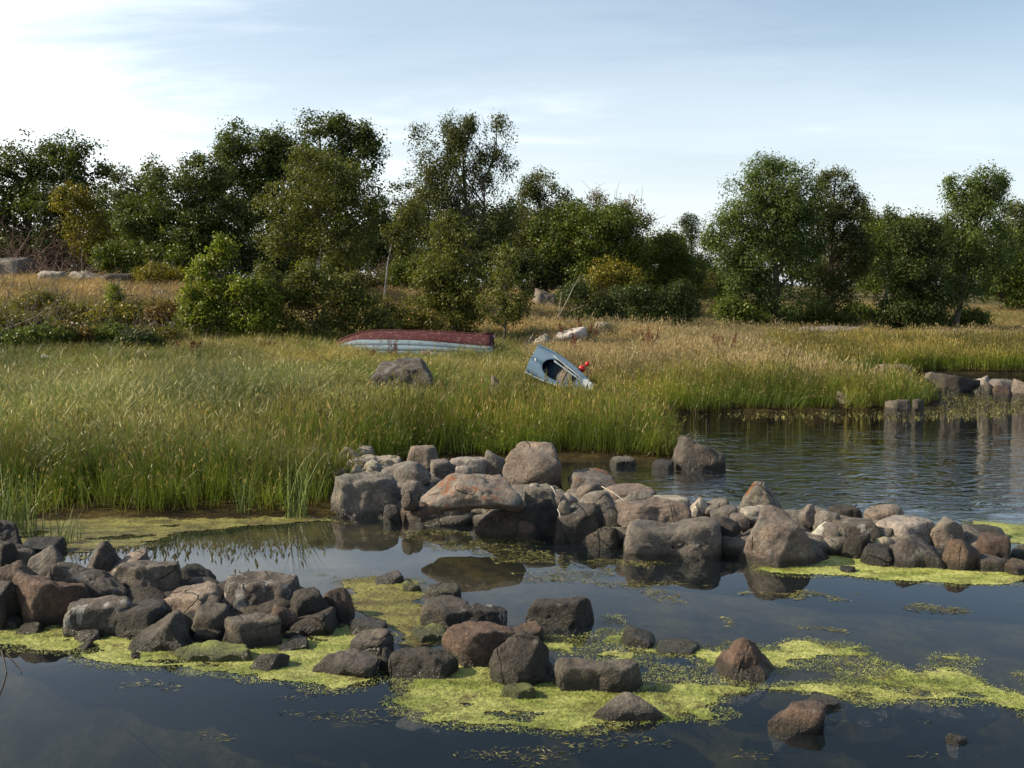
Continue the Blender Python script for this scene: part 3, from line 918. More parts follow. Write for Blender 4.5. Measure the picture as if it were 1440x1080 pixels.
# ---------------------------------------------------------------- trees and shrubs
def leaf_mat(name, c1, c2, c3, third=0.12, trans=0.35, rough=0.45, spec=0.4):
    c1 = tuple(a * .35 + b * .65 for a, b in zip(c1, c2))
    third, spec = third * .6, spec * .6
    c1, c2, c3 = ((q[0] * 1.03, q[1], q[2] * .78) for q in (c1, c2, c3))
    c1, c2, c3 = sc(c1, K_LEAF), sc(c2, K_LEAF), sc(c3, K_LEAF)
    m, t, out = new_mat(name)
    geo = N(t, 'ShaderNodeNewGeometry')
    at_ = N(t, 'ShaderNodeAttribute', attribute_name='clump')
    c = ramp(t, geo.outputs['Random Per Island'], [(0.0, c1), (1 - third - .02, c2), (1 - third, c3)])
    var = ramp(t, at_.outputs['Fac'], [(0, (0.72, 0.75, 0.80)), (1, (1.25, 1.22, 1.05))])
    col = mixc(t, 1.0, c.outputs[0], var.outputs[0], 'MULTIPLY')
    p = t.nodes.new('ShaderNodeBsdfPrincipled')
    L(t, col, p.inputs['Base Color'])
    p.inputs['Roughness'].default_value = rough
    p.inputs['Specular IOR Level'].default_value = spec
    tl = t.nodes.new('ShaderNodeBsdfTranslucent')
    L(t, mixc(t, 1.0, col, (1.2, 1.25, 0.55), 'MULTIPLY'), tl.inputs[0])
    mx = N(t, 'ShaderNodeMixShader', i_0=trans)
    L(t, p.outputs[0], mx.inputs[1])
    L(t, tl.outputs[0], mx.inputs[2])
    L(t, mx.outputs[0], out.inputs[0])
    return m


LEAF = dict(
    oak=leaf_mat('oak_leaf', (0.040, 0.062, 0.022), (0.062, 0.085, 0.026), (0.095, 0.105, 0.030)),
    birch=leaf_mat('birch_leaf', (0.062, 0.078, 0.026), (0.092, 0.105, 0.034), (0.15, 0.135, 0.035), rough=.5, spec=.35),
    birchdark=leaf_mat('dark_birch_leaf', (0.052, 0.066, 0.034), (0.078, 0.092, 0.042), (0.11, 0.105, 0.045), rough=.5, spec=.35),
    willow=leaf_mat('willow_leaf', (0.058, 0.090, 0.036), (0.085, 0.122, 0.044), (0.11, 0.145, 0.05)),
    bright=leaf_mat('bright_leaf', (0.09, 0.125, 0.024), (0.14, 0.175, 0.034), (0.22, 0.22, 0.045), trans=.45),
    bush=leaf_mat('bush_leaf', (0.05, 0.078, 0.021), (0.085, 0.115, 0.027), (0.15, 0.15, 0.03)),
    yellow=leaf_mat('yellowing_leaf', (0.085, 0.098, 0.022), (0.15, 0.14, 0.028), (0.27, 0.19, 0.03), third=.2),
    heath=leaf_mat('heath_leaf', (0.070, 0.078, 0.026), (0.11, 0.11, 0.034), (0.18, 0.12, 0.04), third=.2),
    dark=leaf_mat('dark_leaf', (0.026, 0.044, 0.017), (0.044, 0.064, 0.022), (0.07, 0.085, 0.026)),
    russet=leaf_mat('russet_leaf', (0.085, 0.072, 0.030), (0.13, 0.095, 0.040), (0.19, 0.10, 0.05), third=.3),
)
M_BARK = simple_mat('grey_bark', (0.06, 0.05, 0.04), (0.15, 0.125, 0.10), 9.0, 0.9, 0.6)
M_BIRCHBARK = simple_mat('white_birch_bark', (0.30, 0.28, 0.25), (0.62, 0.60, 0.55), 5.0, 0.7, 0.3)
M_TWIG = simple_mat('bare_twig', (0.10, 0.075, 0.06), (0.24, 0.19, 0.155), 7.0, 0.9, 0.2)
M_REDTWIG = simple_mat('reddish_twig', (0.075, 0.04, 0.035), (0.19, 0.11, 0.095), 7.0, 0.9, 0.2)
M_TWIGREFLECTION = simple_mat('twig_reflection_dark', (0.012, 0.010, 0.008), (0.03, 0.025, 0.02), 7.0, 0.7, 0.2)  # dark tone for the branch reflection modelled on the water
M_DEADWOOD = simple_mat('bleached_wood', (0.20, 0.175, 0.14), (0.40, 0.36, 0.30), 8.0, 0.85, 0.3)


def leaves_mesh(name, centers, radii, per, size, asp, flat, droop, seed):
    """rhombic leaves filling clumps; one island per leaf"""
    r = np.random.default_rng(seed)
    nC = len(centers)
    cid = np.repeat(np.arange(nC), per)
    n = len(cid)
    d = r.normal(0, 1, (n, 3))
    d /= np.linalg.norm(d, axis=1)[:, None]
    rad = r.uniform(0, 1, n) ** (1 / 2.2)
    p = centers[cid] + d * (rad * radii[cid])[:, None] * np.array([1, 1, flat])
    if droop:
        p[:, 2] -= droop * r.uniform(0, 1, n) ** 1.5 * radii[cid] * 2
    nrm = d * 1.0 + r.normal(0, .50, (n, 3)) + np.array([0, 0, .45])
    nrm /= np.linalg.norm(nrm, axis=1)[:, None]
    ax = r.normal(0, 1, (n, 3)) + np.array([0, 0, -0.35 - droop])
    ax -= (ax * nrm).sum(1)[:, None] * nrm
    ax /= np.linalg.norm(ax, axis=1)[:, None] + 1e-9
    ay = np.cross(nrm, ax)
    s = size * r.uniform(.65, 1.3, n)
    l, w = s[:, None] * 0.5, s[:, None] * 0.5 * asp
    bend = nrm * (l * 0.25)
    v = np.stack([p - ax * l - bend, p + ay * w + ax * l * .15, p + ax * l - bend, p - ay * w + ax * l * .15], 1).reshape(-1, 3)
    f = np.arange(n * 4).reshape(n, 4)
    me = mesh_np(name, v, f, 4)
    tone = r.uniform(0, 1, nC)
    a = me.attributes.new('clump', 'FLOAT', 'POINT')
    a.data.foreach_set('value', np.repeat(tone[cid], 4).astype(np.float32))
    return me


TREE_N = 0


def tree(name, label, cat, Y, lobes, n_leaf, leaf, size=.13, asp=.62, clump=.42, per=34, trunk=None, tr=.14, bark=None, flat=.8, droop=0.0, base=None, group=None, depth=.85,
         branches=26, multi=1, twigs=0):
    """lobes: (u, v, ru, rv) ellipsoids of the crown in pixels of the photograph at distance Y; base: (u) of the foot"""
    global TREE_N
    TREE_N += 1
    r = np.random.default_rng(500 + TREE_N)
    k = Y / F_PX
    n_leaf, size = int(n_leaf * 1.42), size * .93
    C, RX = [], []
    for (u, v, ru, rv) in lobes:
        c = at(u, v, Y)
        C.append(c)
        RX.append((ru * k, max(ru, rv * .8) * k * depth, rv * k))
    C, RX = np.array(C), np.array(RX)
    vol = (RX[:, 0] * RX[:, 2])
    nC = max(6, n_leaf // per)
    which = r.choice(len(C), nC, p=vol / vol.sum())
    d = r.normal(0, 1, (nC, 3))
    d /= np.linalg.norm(d, axis=1)[:, None]
    rad = np.clip(r.beta(3.2, 1.25, nC) + r.normal(0, .05, nC), .15, 1.1)
    lump = 0.80 + 0.36 * fnoise(d[:, 0] * 2.2 + which * 5, d[:, 2] * 2.2 + d[:, 1] * 1.7, TREE_N, 2)
    cc = C[which] + d * (rad * lump)[:, None] * RX[which]
    # leaves hang in boughs: most clumps gather round bough centres on the shell of each lobe
    nb = max(5, int(11 * len(C) ** .5))
    bl = r.choice(len(C), nb * 2, p=vol / vol.sum())
    bd = r.normal(0, 1, (nb * 2, 3))
    bd[:, 2] = bd[:, 2] * .9 + .15
    bd /= np.linalg.norm(bd, axis=1)[:, None]
    bc = C[bl] + bd * r.uniform(.55, .88, nb * 2)[:, None] * RX[bl]
    br_ = RX[bl] * r.uniform(.24, .46, nb * 2)[:, None]
    pick = r.integers(0, nb * 2, nC)
    e = r.normal(0, 1, (nC, 3))
    e /= np.linalg.norm(e, axis=1)[:, None]
    e[:, 2] = np.where(e[:, 2] < -.3, e[:, 2] * .5, e[:, 2])
    bough = bc[pick] + e * (r.uniform(.35, 1, nC) ** .5)[:, None] * br_[pick]
    use = r.uniform(0, 1, nC) < .66
    cc = np.where(use[:, None], bough, cc)
    cr_ = clump * r.uniform(.6, 1.35, nC)
    bu = lobes[0][0] if base is None else base
    bx = (bu - 720) / F_PX * Y
    by = Y
    bz = gz(bx, by)
    cc[:, 2] = np.maximum(cc[:, 2], bz + .12)
    root = empty(name, (bx, by, bz))
    tag(root, label, cat, group)
    o = np.array([bx, by, bz])
    me = leaves_mesh('crown', cc - o, cr_, per, size, asp, flat, droop, 900 + TREE_N)
    link('crown' if cat == 'tree' else 'foliage', me, LEAF[leaf], root)
    bark = bark or M_BARK
    m, b = MB(), MB()
    main = C[np.argmax(vol)]
    top = C[np.argmax(C[:, 2] + RX[:, 2])]
    for q in range(multi):
        if trunk is not None and q == 0:
            pts = [at(u, v, Y) - o for u, v in trunk]
            pts[0] = np.array([pts[0][0], 0, -.15])
        else:
            tgt = (top if q == 0 else C[q % len(C)]) - o + np.array([0, 0, RX[:, 2].max() * .25])
            s0 = np.array([r.normal(0, .12) * q, r.normal(0, .12) * q, -.15])
            pts = [s0 + (tgt - s0) * np.array([x ** 1.25, x ** 1.25, x]) for x in np.linspace(0, 1, 7)]
            pts = [p + r.normal(0, .05, 3) * (i > 0) * (1 + .12 * i) for i, p in enumerate(pts)]
        pts = np.array(pts)
        n = len(pts)
        m.tube(pts, np.linspace(tr, tr * .22, n) * (1.0 if q == 0 else .7), 7)
        sel = r.choice(nC, min(nC, branches // multi), replace=False)
        for j in sel:
            e = cc[j] - o
            i = int(np.clip(np.searchsorted(pts[:, 2], e[2] * .72), 1, n - 1))
            s = pts[i - 1] + (pts[i] - pts[i - 1]) * r.uniform(0, 1)
            mid = (s + e) / 2 + np.array([0, 0, .06 * np.linalg.norm(e - s)]) + r.normal(0, .06, 3)
            b.tube(np.array([s, (s + mid) / 2, mid, (mid + e) / 2 - np.array([0, 0, .03]), e]), np.array([.3, .24, .18, .12, .06]) * tr * 1.2, 4, cap=False)
        for j in range(twigs):
            e = cc[r.integers(nC)] - o
            dd = unit(r.normal(0, 1, 3) + np.array([0, 0, 1.2]))
            b.tube(np.array([e, e + dd * .4, e + dd * .8 + r.normal(0, .06, 3)]), [.012, .009, .004], 3, cap=False)
    m.build('trunk' if cat == 'tree' else 'stem', bark, root)
    if b.n:
        b.build('branches', M_BARK, root)
    return root


# --- left wood
tree('oak_tree', 'broad oak crown rising beyond the red twig thicket at the photo edge', 'tree', 48, [(-30, 255, 70, 65), (45, 240, 55, 55), (95, 235, 45, 45), (130, 265, 28, 42), (70, 300, 90, 50), (15, 330, 60, 45)],
     26000, 'oak', .15, clump=.5, tr=.22, base=40)
tree('ash_tree', 'thin grey sparse tree with sky showing through beside the oak', 'tree', 52, [(172, 265, 26, 36), (195, 290, 30, 40), (222, 262, 24, 34)], 5200, 'birchdark', .13, clump=.4, tr=.10, per=20, base=190, branches=40, twigs=14)
tree('oak_tree', 'rounded mid green oak in front of the tallest dark oak', 'tree', 44, [(235, 280, 48, 48), (285, 260, 40, 45), (205, 320, 45, 42), (270, 335, 60, 45), (330, 320, 40, 50)], 26000, 'oak', .13, tr=.18, base=255)
tree('oak_tree', 'tallest dark oak with a two domed crown', 'tree', 49, [(350, 225, 55, 48), (330, 270, 55, 50), (455, 205, 48, 48), (500, 225, 42, 48), (420, 270, 75, 60), (510, 300, 42, 65), (480, 350, 65, 45), (390, 345, 60, 50), (402, 212, 28, 36)],
     48000, 'oak', .15, clump=.5, tr=.26, base=440, branches=40)
tree('birch_tree', 'olive birch with a thin white trunk before the tallest oak', 'tree', 38, [(455, 255, 60, 48), (420, 290, 50, 45), (490, 300, 48, 50), (395, 330, 42, 30), (470, 345, 60, 35), (440, 230, 35, 25)], 21000, 'birch', .09, .75, clump=.36, per=26,
     trunk=[(440, 405), (447, 375), (455, 335), (467, 290), (472, 250), (470, 225)], tr=.085, bark=M_BIRCHBARK, droop=.35, base=440, branches=40)
tree('birch_tree', 'tall airy birch with drooping twigs and sky between its limbs', 'tree', 45, [(600, 205, 27, 34), (645, 185, 30, 30), (700, 182, 22, 22), (690, 230, 32, 34), (640, 245, 45, 40), (590, 265, 30, 45), (610, 310, 50, 50), (690, 300, 38, 45), (665, 350, 55, 40)],
     27000, 'birchdark', .11, .6, clump=.36, per=26, tr=.10, droop=.7, base=668, multi=3, branches=54, twigs=10)
tree('birch_tree', 'slim leaning birch with a bare white lower trunk', 'tree', 37, [(560, 320, 18, 26), (575, 300, 18, 22), (570, 345, 18, 22)], 2600, 'birch', .09, .75, clump=.3, per=18,
     trunk=[(538, 400), (545, 370), (552, 338), (560, 315), (565, 290)], tr=.032, bark=M_BIRCHBARK, droop=.4, base=538, branches=14)
tree('alder_tree', 'young full green tree growing just behind the upturned boat', 'tree', 32, [(640, 330, 32, 34), (625, 375, 48, 40), (655, 400, 58, 42), (615, 425, 48, 38), (650, 450, 40, 26)], 17000, 'birch', .085, .75, clump=.30, per=24, tr=.06, base=645, multi=3, branches=36)
tree('alder_sapling', 'small open sapling with forked dark stems beside the boat stern', 'tree', 30, [(712, 385, 24, 38), (700, 430, 34, 28), (725, 430, 22, 30)], 3000, 'birch', .085, .75, clump=.26, per=14,
     trunk=[(709, 492), (708, 478), (712, 455), (708, 425), (712, 395), (714, 365)], tr=.035, base=709, branches=40)
tree('aspen_tree', 'slender tree with a flat sparse top next to the airy birch', 'tree', 48, [(757, 258, 26, 22), (740, 275, 22, 22), (780, 278, 26, 22), (760, 315, 45, 35), (750, 355, 40, 40)], 11000, 'birchdark', .11, clump=.4, tr=.10, base=757, branches=40)
tree('hawthorn_tree', 'rounded tree with reddish sparse upper twigs', 'tree', 44, [(830, 320, 55, 38), (865, 320, 38, 42), (790, 340, 45, 45), (880, 355, 40, 35), (830, 370, 60, 40)], 26000, 'bush', .11, tr=.12, base=832, twigs=30)
tree('hawthorn_tree', 'russet leaved treetop standing above the rounded green tree', 'tree', 45.5, [(855, 298, 26, 26), (885, 302, 24, 26), (838, 285, 14, 18), (905, 312, 14, 16)], 2200, 'russet', .10, clump=.34, per=13, tr=.06, base=868, branches=50, twigs=50)
tree('yellow_bush', 'yellowing shrub in front of the rounded hedge tree', 'shrub', 41, [(855, 385, 28, 22), (885, 395, 26, 22), (840, 400, 22, 20)], 5000, 'yellow', .10, tr=.04, base=862, multi=3, clump=.32)
tree('rowan_tree', 'mid green bushy tree beside the small dark pine', 'tree', 46, [(935, 360, 36, 34), (910, 385, 36, 36), (955, 395, 34, 40), (930, 425, 45, 30)], 15000, 'bush', .11, tr=.10, base=935)
tree('bramble_bush', 'low dark spreading shrub mass behind the golden grass', 'shrub', 37, [(815, 425, 40, 30), (870, 430, 50, 30), (925, 435, 48, 30), (955, 425, 28, 32), (840, 448, 50, 18), (900, 452, 60, 16)], 24000, 'dark', .085, tr=.03, base=880, multi=4, clump=.30)
tree('pine_tree', 'small dark pine far off in the gap between the woods', 'tree', 66, [(972, 322, 18, 20), (968, 345, 24, 24), (975, 375, 28, 30), (965, 398, 30, 20)], 6500, 'dark', .16, .35, clump=.4, per=26, tr=.12, base=970)
# --- right wood
tree('willow_tree', 'big domed willow, the broadest tree across the inlet', 'tree', 43, [(1085, 262, 54, 46), (1085, 310, 66, 60), (1040, 290, 42, 45), (1125, 275, 38, 50), (1020, 345, 32, 45), (1065, 350, 60, 60), (1120, 360, 50, 60), (1035, 405, 42, 36), (1100, 425, 55, 32)],
     44000, 'willow', .14, .36, clump=.42, droop=.35, tr=.2, base=1094, branches=40, trunk=[(1094, 470), (1094, 445), (1092, 400), (1088, 350), (1086, 290), (1085, 240)])
tree('willow_tree', 'narrower willow leaning against the domed willow', 'tree', 45, [(1175, 262, 26, 28), (1160, 300, 30, 40), (1195, 310, 28, 40), (1185, 360, 42, 45), (1160, 410, 45, 45), (1205, 345, 24, 30)],
     22000, 'birchdark', .13, .45, clump=.42, droop=.3, tr=.15, base=1165, branches=36)
tree('birch_tree', 'dusky tree in the middle distance beyond both willows', 'tree', 60, [(1235, 320, 32, 28), (1265, 325, 28, 26), (1245, 360, 40, 36)], 9000, 'oak', .16, clump=.5, tr=.14, base=1245)
tree('goat_willow', 'dark dense shrub tree between the willow and the leaning birch', 'tree', 42, [(1283, 335, 36, 34), (1275, 380, 42, 42), (1290, 420, 46, 38), (1275, 440, 42, 28), (1305, 360, 28, 40)], 26000, 'dark', .105, tr=.12, base=1283)
tree('birch_tree', 'birch with a leaning dark trunk over the far grass', 'tree', 44, [(1392, 252, 24, 28), (1352, 270, 30, 28), (1378, 300, 42, 42), (1366, 275, 26, 30), (1345, 330, 38, 36), (1390, 345, 42, 36), (1365, 385, 46, 30), (1345, 410, 32, 20)], 23000, 'willow', .12, .5, clump=.38, droop=.4, tr=.13, base=1345,
     trunk=[(1344, 470), (1346, 450), (1350, 425), (1358, 385), (1368, 340), (1378, 290), (1388, 245)], branches=46)
tree('birch_tree', 'bluish distant tree cut by the photo edge', 'tree', 58, [(1432, 310, 26, 28), (1455, 330, 30, 40), (1430, 350, 28, 30)], 8000, 'birchdark', .15, clump=.5, tr=.13, base=1440)
for lab, Y, lo, b in [
    ('rounded bush on the far pasture beside the leaning birch trunk', 58, [(1405, 405, 30, 22), (1430, 400, 26, 24)], 1412),
    ('far bush at the photo edge under the bluish tree', 55, [(1450, 405, 32, 30), (1438, 425, 28, 16)], 1448),
    ('far bush glimpsed in the gap behind the dark goat willow', 64, [(1218, 400, 26, 22), (1235, 390, 22, 22)], 1225),
    ('pale bush in the gap below the small pine', 62, [(985, 408, 18, 14), (1000, 400, 18, 16)], 990),
    ('dark bush between the trunks of both willows', 44, [(1165, 448, 40, 18), (1135, 455, 30, 14)], 1160),
    ('low bush on the pasture beside the narrower willow', 47, [(1222, 448, 26, 14), (1205, 440, 18, 14)], 1218),
    ('low bush at the foot of the leaning birch', 45, [(1315, 452, 24, 13), (1365, 450, 26, 12)], 1325),
    ('bush under the domed willow at the meadow edge', 41, [(1030, 440, 28, 22), (1055, 450, 26, 16)], 1040),
]:
    tree('field_bush', lab, 'shrub', Y, lo, 5000, 'bush' if b != 990 else 'heath', .12, tr=.04, base=b, multi=3, clump=.36, branches=12)
# --- shrubs nearer the water
tree('elder_bush', 'bright light green bush with tall sunlit shoots', 'shrub', 28, [(300, 412, 30, 26), (340, 408, 34, 30), (285, 445, 34, 28), (350, 448, 42, 30), (372, 425, 22, 30), (270, 455, 26, 24), (314, 356, 9, 24), (285, 372, 11, 18), (268, 385, 6, 14), (299, 362, 7, 20), (326, 352, 6, 20), (265, 425, 16, 30)],
     20000, 'bright', .085, .7, clump=.22, per=18, tr=.03, base=312, multi=5, branches=50)
tree('sallow_bush', 'dark glossy small leaved bush left of the upturned boat', 'shrub', 29, [(400, 420, 42, 38), (440, 402, 38, 32), (470, 420, 46, 36), (510, 440, 40, 34), (385, 455, 36, 28), (445, 465, 60, 24), (530, 460, 30, 22), (378, 395, 16, 26), (495, 405, 18, 22), (430, 380, 14, 20)], 21000, 'birch', .075, .75, clump=.26, per=24, tr=.03, base=440, multi=5, branches=50)
tree('sallow_bush', 'grey green bush behind the middle of the upturned boat', 'shrub', 30.5, [(550, 450, 38, 24), (590, 455, 36, 22), (535, 430, 20, 20)], 7000, 'heath', .075, .7, clump=.24, tr=.025, base=560, multi=4, branches=30)
for i, (lab, u, v, ru, rv, Y, lf) in enumerate([
    ('low olive heath shrub at the photo edge behind the meadow', 20, 455, 50, 22, 27, 'heath'),
    ('green heath shrub below the bluish rock shelf', 60, 470, 40, 16, 25, 'bush'),
    ('olive heath shrub under the dry tan slope', 105, 442, 42, 18, 29, 'heath'),
    ('yellow flecked heath shrub between the slope and meadow', 160, 445, 36, 18, 28.5, 'yellow'),
    ('upright little green shoot standing in the tan grass', 160, 415, 10, 17, 30, 'bright'),
    ('brown tinged heath shrub beside the bright elder bush', 235, 440, 30, 20, 28.5, 'russet'),
    ('heath shrub around the dark mound of rock', 205, 432, 40, 12, 30, 'heath'),
    ('low bush at the top of the tan slope under the oaks', 225, 385, 38, 14, 39, 'yellow'),
    ('olive shrub beside the bare thorn branches', 55, 430, 40, 18, 30, 'heath'),
    ('dark low scrub where the meadow meets the heath by the photo edge', 15, 476, 46, 15, 25, 'bush'),
    ('brown scrub between two green heath shrubs at the meadow edge', 95, 470, 38, 15, 25.5, 'russet'),
    ('dark scrub at the meadow edge below the yellow flecked shrub', 150, 470, 40, 16, 26, 'bush'),
    ('olive scrub at the meadow edge beside the rusty dock cluster', 228, 472, 30, 13, 26, 'heath'),
    ('dusky scrub in front of the dark mound of rock', 192, 478, 26, 12, 25, 'dark'),
    ('low bush under the slim leaning birch', 505, 395, 36, 14, 40, 'heath'),
]):
    tree('heath_shrub', lab, 'shrub', Y, [(u, v, ru, rv), (u - ru * .4, v + rv * .3, ru * .6, rv * .8), (u + ru * .45, v + rv * .2, ru * .6, rv * .7)], 4000 if ru > 12 else 900, lf, .075, .7, clump=.20, per=16, tr=.018, base=u, multi=4, branches=24, twigs=4)
# --- understorey below the left wood
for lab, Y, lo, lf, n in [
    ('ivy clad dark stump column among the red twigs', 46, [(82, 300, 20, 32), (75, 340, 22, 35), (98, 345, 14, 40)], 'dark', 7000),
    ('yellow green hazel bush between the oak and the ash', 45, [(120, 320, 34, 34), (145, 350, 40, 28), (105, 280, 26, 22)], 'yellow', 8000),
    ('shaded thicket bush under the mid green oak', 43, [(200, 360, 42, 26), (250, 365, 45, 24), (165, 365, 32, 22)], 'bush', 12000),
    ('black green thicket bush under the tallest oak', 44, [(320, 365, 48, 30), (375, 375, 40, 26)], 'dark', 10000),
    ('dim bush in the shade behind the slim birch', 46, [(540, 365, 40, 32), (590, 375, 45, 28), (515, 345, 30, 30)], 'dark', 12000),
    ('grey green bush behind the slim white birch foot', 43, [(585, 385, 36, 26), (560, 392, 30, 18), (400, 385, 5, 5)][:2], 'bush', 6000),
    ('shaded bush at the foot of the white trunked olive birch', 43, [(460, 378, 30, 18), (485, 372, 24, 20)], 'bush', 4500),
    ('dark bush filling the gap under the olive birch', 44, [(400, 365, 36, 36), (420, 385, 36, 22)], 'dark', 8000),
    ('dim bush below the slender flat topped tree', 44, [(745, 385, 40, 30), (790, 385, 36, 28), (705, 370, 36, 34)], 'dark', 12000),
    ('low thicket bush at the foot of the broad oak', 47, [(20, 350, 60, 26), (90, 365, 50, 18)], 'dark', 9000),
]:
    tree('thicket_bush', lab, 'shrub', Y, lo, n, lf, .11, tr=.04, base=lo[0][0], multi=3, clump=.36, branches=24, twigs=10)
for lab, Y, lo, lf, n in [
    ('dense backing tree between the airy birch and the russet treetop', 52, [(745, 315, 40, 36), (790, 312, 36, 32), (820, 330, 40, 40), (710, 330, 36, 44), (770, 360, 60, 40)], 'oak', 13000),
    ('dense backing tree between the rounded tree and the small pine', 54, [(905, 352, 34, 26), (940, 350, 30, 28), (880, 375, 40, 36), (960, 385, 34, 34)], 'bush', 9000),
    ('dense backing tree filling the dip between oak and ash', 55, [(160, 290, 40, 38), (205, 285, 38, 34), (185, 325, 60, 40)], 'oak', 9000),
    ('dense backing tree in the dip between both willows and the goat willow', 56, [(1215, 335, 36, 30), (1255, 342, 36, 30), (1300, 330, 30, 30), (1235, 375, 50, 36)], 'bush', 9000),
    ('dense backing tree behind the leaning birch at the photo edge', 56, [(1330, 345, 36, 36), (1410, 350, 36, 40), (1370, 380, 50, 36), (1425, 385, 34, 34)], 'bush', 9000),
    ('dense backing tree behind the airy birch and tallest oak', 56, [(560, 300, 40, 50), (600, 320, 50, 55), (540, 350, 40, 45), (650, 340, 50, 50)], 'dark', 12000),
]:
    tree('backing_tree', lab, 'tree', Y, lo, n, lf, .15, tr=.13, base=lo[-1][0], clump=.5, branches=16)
# --- distant wood behind everything, seen in the gaps
for i, (u, v, ru, rv, Y) in enumerate([(-40, 330, 90, 60, 70), (150, 345, 90, 45, 72), (330, 350, 90, 45, 74), (560, 345, 90, 40, 74), (700, 330, 80, 50, 72), (800, 350, 70, 40, 76),
                                       (920, 375, 60, 30, 80), (1010, 385, 50, 26, 84), (1110, 365, 90, 40, 78), (1230, 372, 70, 36, 82), (1330, 370, 80, 40, 80), (1460, 380, 80, 40, 78)]):
    tree('distant_tree', 'dark distant tree glimpsed through the gaps of the nearer woods', 'tree', Y, [(u, v, ru, rv), (u - ru * .5, v + rv * .4, ru * .6, rv * .8), (u + ru * .5, v + rv * .35, ru * .6, rv * .8)],
         4500, 'oak', .26, clump=.8, per=30, tr=.16, base=u, branches=10, group='distant trees behind the woods')


# --- bare twigs and dead wood
def bare(name, label, cat, foot, Y, spread, n, mat, rad=.02, length=1.6, seed=1, up=.8, group=None, z=None):
    r = np.random.default_rng(seed)
    bx = (foot - 720) / F_PX * Y
    bz = gz(bx, Y)
    root = empty(name, (bx, Y, bz))
    tag(root, label, cat, group)
    m, tw = MB(), MB()
    for i in range(n):
        s = np.array([r.normal(0, spread * .35), r.normal(0, .3), -.05])
        d = unit(np.array([r.normal(0, .8), r.normal(0, .5), up * r.uniform(.4, 1.2)]))
        pts = [s]
        for q in range(7):
            d = unit(d + r.normal(0, .2, 3))
            pts.append(pts[-1] + d * length / 7)
        pts = np.array(pts)
        m.tube(pts, np.linspace(rad, rad * .25, 8), 5, cap=False)
        for q in range(6):
            j = r.integers(2, 8)
            d2 = unit(d + r.normal(0, .8, 3))
            a = pts[j]
            ps = np.array([a, a + d2 * length * .16, a + unit(d2 + r.normal(0, .3, 3)) * length * .34])
            tw.tube(ps, [rad * .45, rad * .3, rad * .12], 4, cap=False)
    m.build('stem', mat, root)
    tw.build('twigs', mat, root)
    return root


bare('bare_thorn', 'tangle of leafless reddish twigs under the oak at the photo edge', 'dead shrub', 30, 44, 1.6, 44, M_REDTWIG, .022, 2.6, 1)
bare('bare_thorn', 'leafless grey red thicket beside the ivy clad column', 'dead shrub', 105, 44.5, 1.6, 40, M_REDTWIG, .02, 2.2, 2)
bare('bare_thorn', 'heap of pale broken branches at the foot of the thicket', 'dead shrub', 70, 42.5, 2.4, 22, M_TWIG, .022, 1.5, 3, up=.35)
bare('bare_thorn', 'brown leafless bush between the white birch trunks', 'dead shrub', 510, 41, .7, 26, M_REDTWIG, .014, 1.3, 4)
bare('bare_thorn', 'thin leafless thorn bush in the olive heath', 'dead shrub', 30, 27, .9, 16, M_TWIG, .011, 1.5, 5)
bare('bare_thorn', 'spindly leafless bush beside the bright elder', 'dead shrub', 240, 27.5, .5, 12, M_TWIG, .011, 1.1, 6)
for lab, pts, Y, rad, mat, nm in [
    ('long thin brown branch arching over the heath at the photo edge', [(-10, 470), (20, 458), (50, 446), (80, 425), (105, 400), (118, 388)], 25, .018, M_TWIG, 'arching_branch'),
    ('second thin branch rising steeply at the photo edge', [(-6, 455), (5, 430), (16, 405), (21, 385), (24, 360)], 25.5, .013, M_TWIG, 'arching_branch'),
    ('thin grey branch standing before the red thicket', [(2, 392), (20, 362), (38, 335), (48, 315), (58, 290)], 38, .016, M_TWIG, 'arching_branch'),
    ('bleached leaning stick beside the dark bramble', [(783, 450), (795, 428), (806, 405), (816, 388)], 36, .022, M_DEADWOOD, 'dead_stick'),
    ('shorter bleached upright stick beside the dark bramble', [(784, 450), (787, 430), (790, 410)], 36, .018, M_DEADWOOD, 'dead_stick'),
    ('bleached low stick stretching toward the bramble', [(786, 448), (800, 438), (815, 432), (822, 428)], 36, .014, M_DEADWOOD, 'dead_stick'),
]:
    P = np.array([at(u, v, Y + .15 * math.sin(i * 2)) for i, (u, v) in enumerate(pts)])
    m = MB()
    m.tube(P - P[0], np.linspace(rad, rad * .35, len(P)), 6)
    r = np.random.default_rng(len(lab))
    if nm == 'arching_branch':
        for i in range(1, len(P)):
            for q in range(3):
                d = unit(P[i] - P[i - 1] + r.normal(0, .25, 3))
                a = P[i - 1] + (P[i] - P[i - 1]) * r.uniform(0, 1) - P[0]
                m.tube(np.array([a, a + d * .18, a + d * .34 + r.normal(0, .03, 3)]), [rad * .4, rad * .28, rad * .1], 4, cap=False)
    o = m.build(nm, mat, loc=P[0])
    tag(o, lab, 'branch')
# ---------------------------------------------------------------- reeds and grasses (nobody could count the blades)
def blade_tris(root, h, lean, curl, w, r, segs=3):
    """one tapering curved blade: verts, tris, along"""
    a = r.uniform(0, 6.283)
    side = np.array([math.cos(a), math.sin(a), 0])
    v, al = [], []
    for i in range(segs + 1):
        t = i / segs
        c = root + np.array([lean[0] * t ** 1.7, lean[1] * t ** 1.7, h * (t - curl * t ** 3)])
        ww = w * (1 - t) ** .75
        if i < segs:
            v += [c - side * ww / 2, c + side * ww / 2]
            al += [t, t]
        else:
            v.append(c)
            al.append(1.0)
    f = []
    for i in range(segs - 1):
        f += [(2 * i, 2 * i + 1, 2 * i + 3), (2 * i, 2 * i + 3, 2 * i + 2)]
    f.append((2 * segs - 2, 2 * segs - 1, 2 * segs))
    return v, f, al


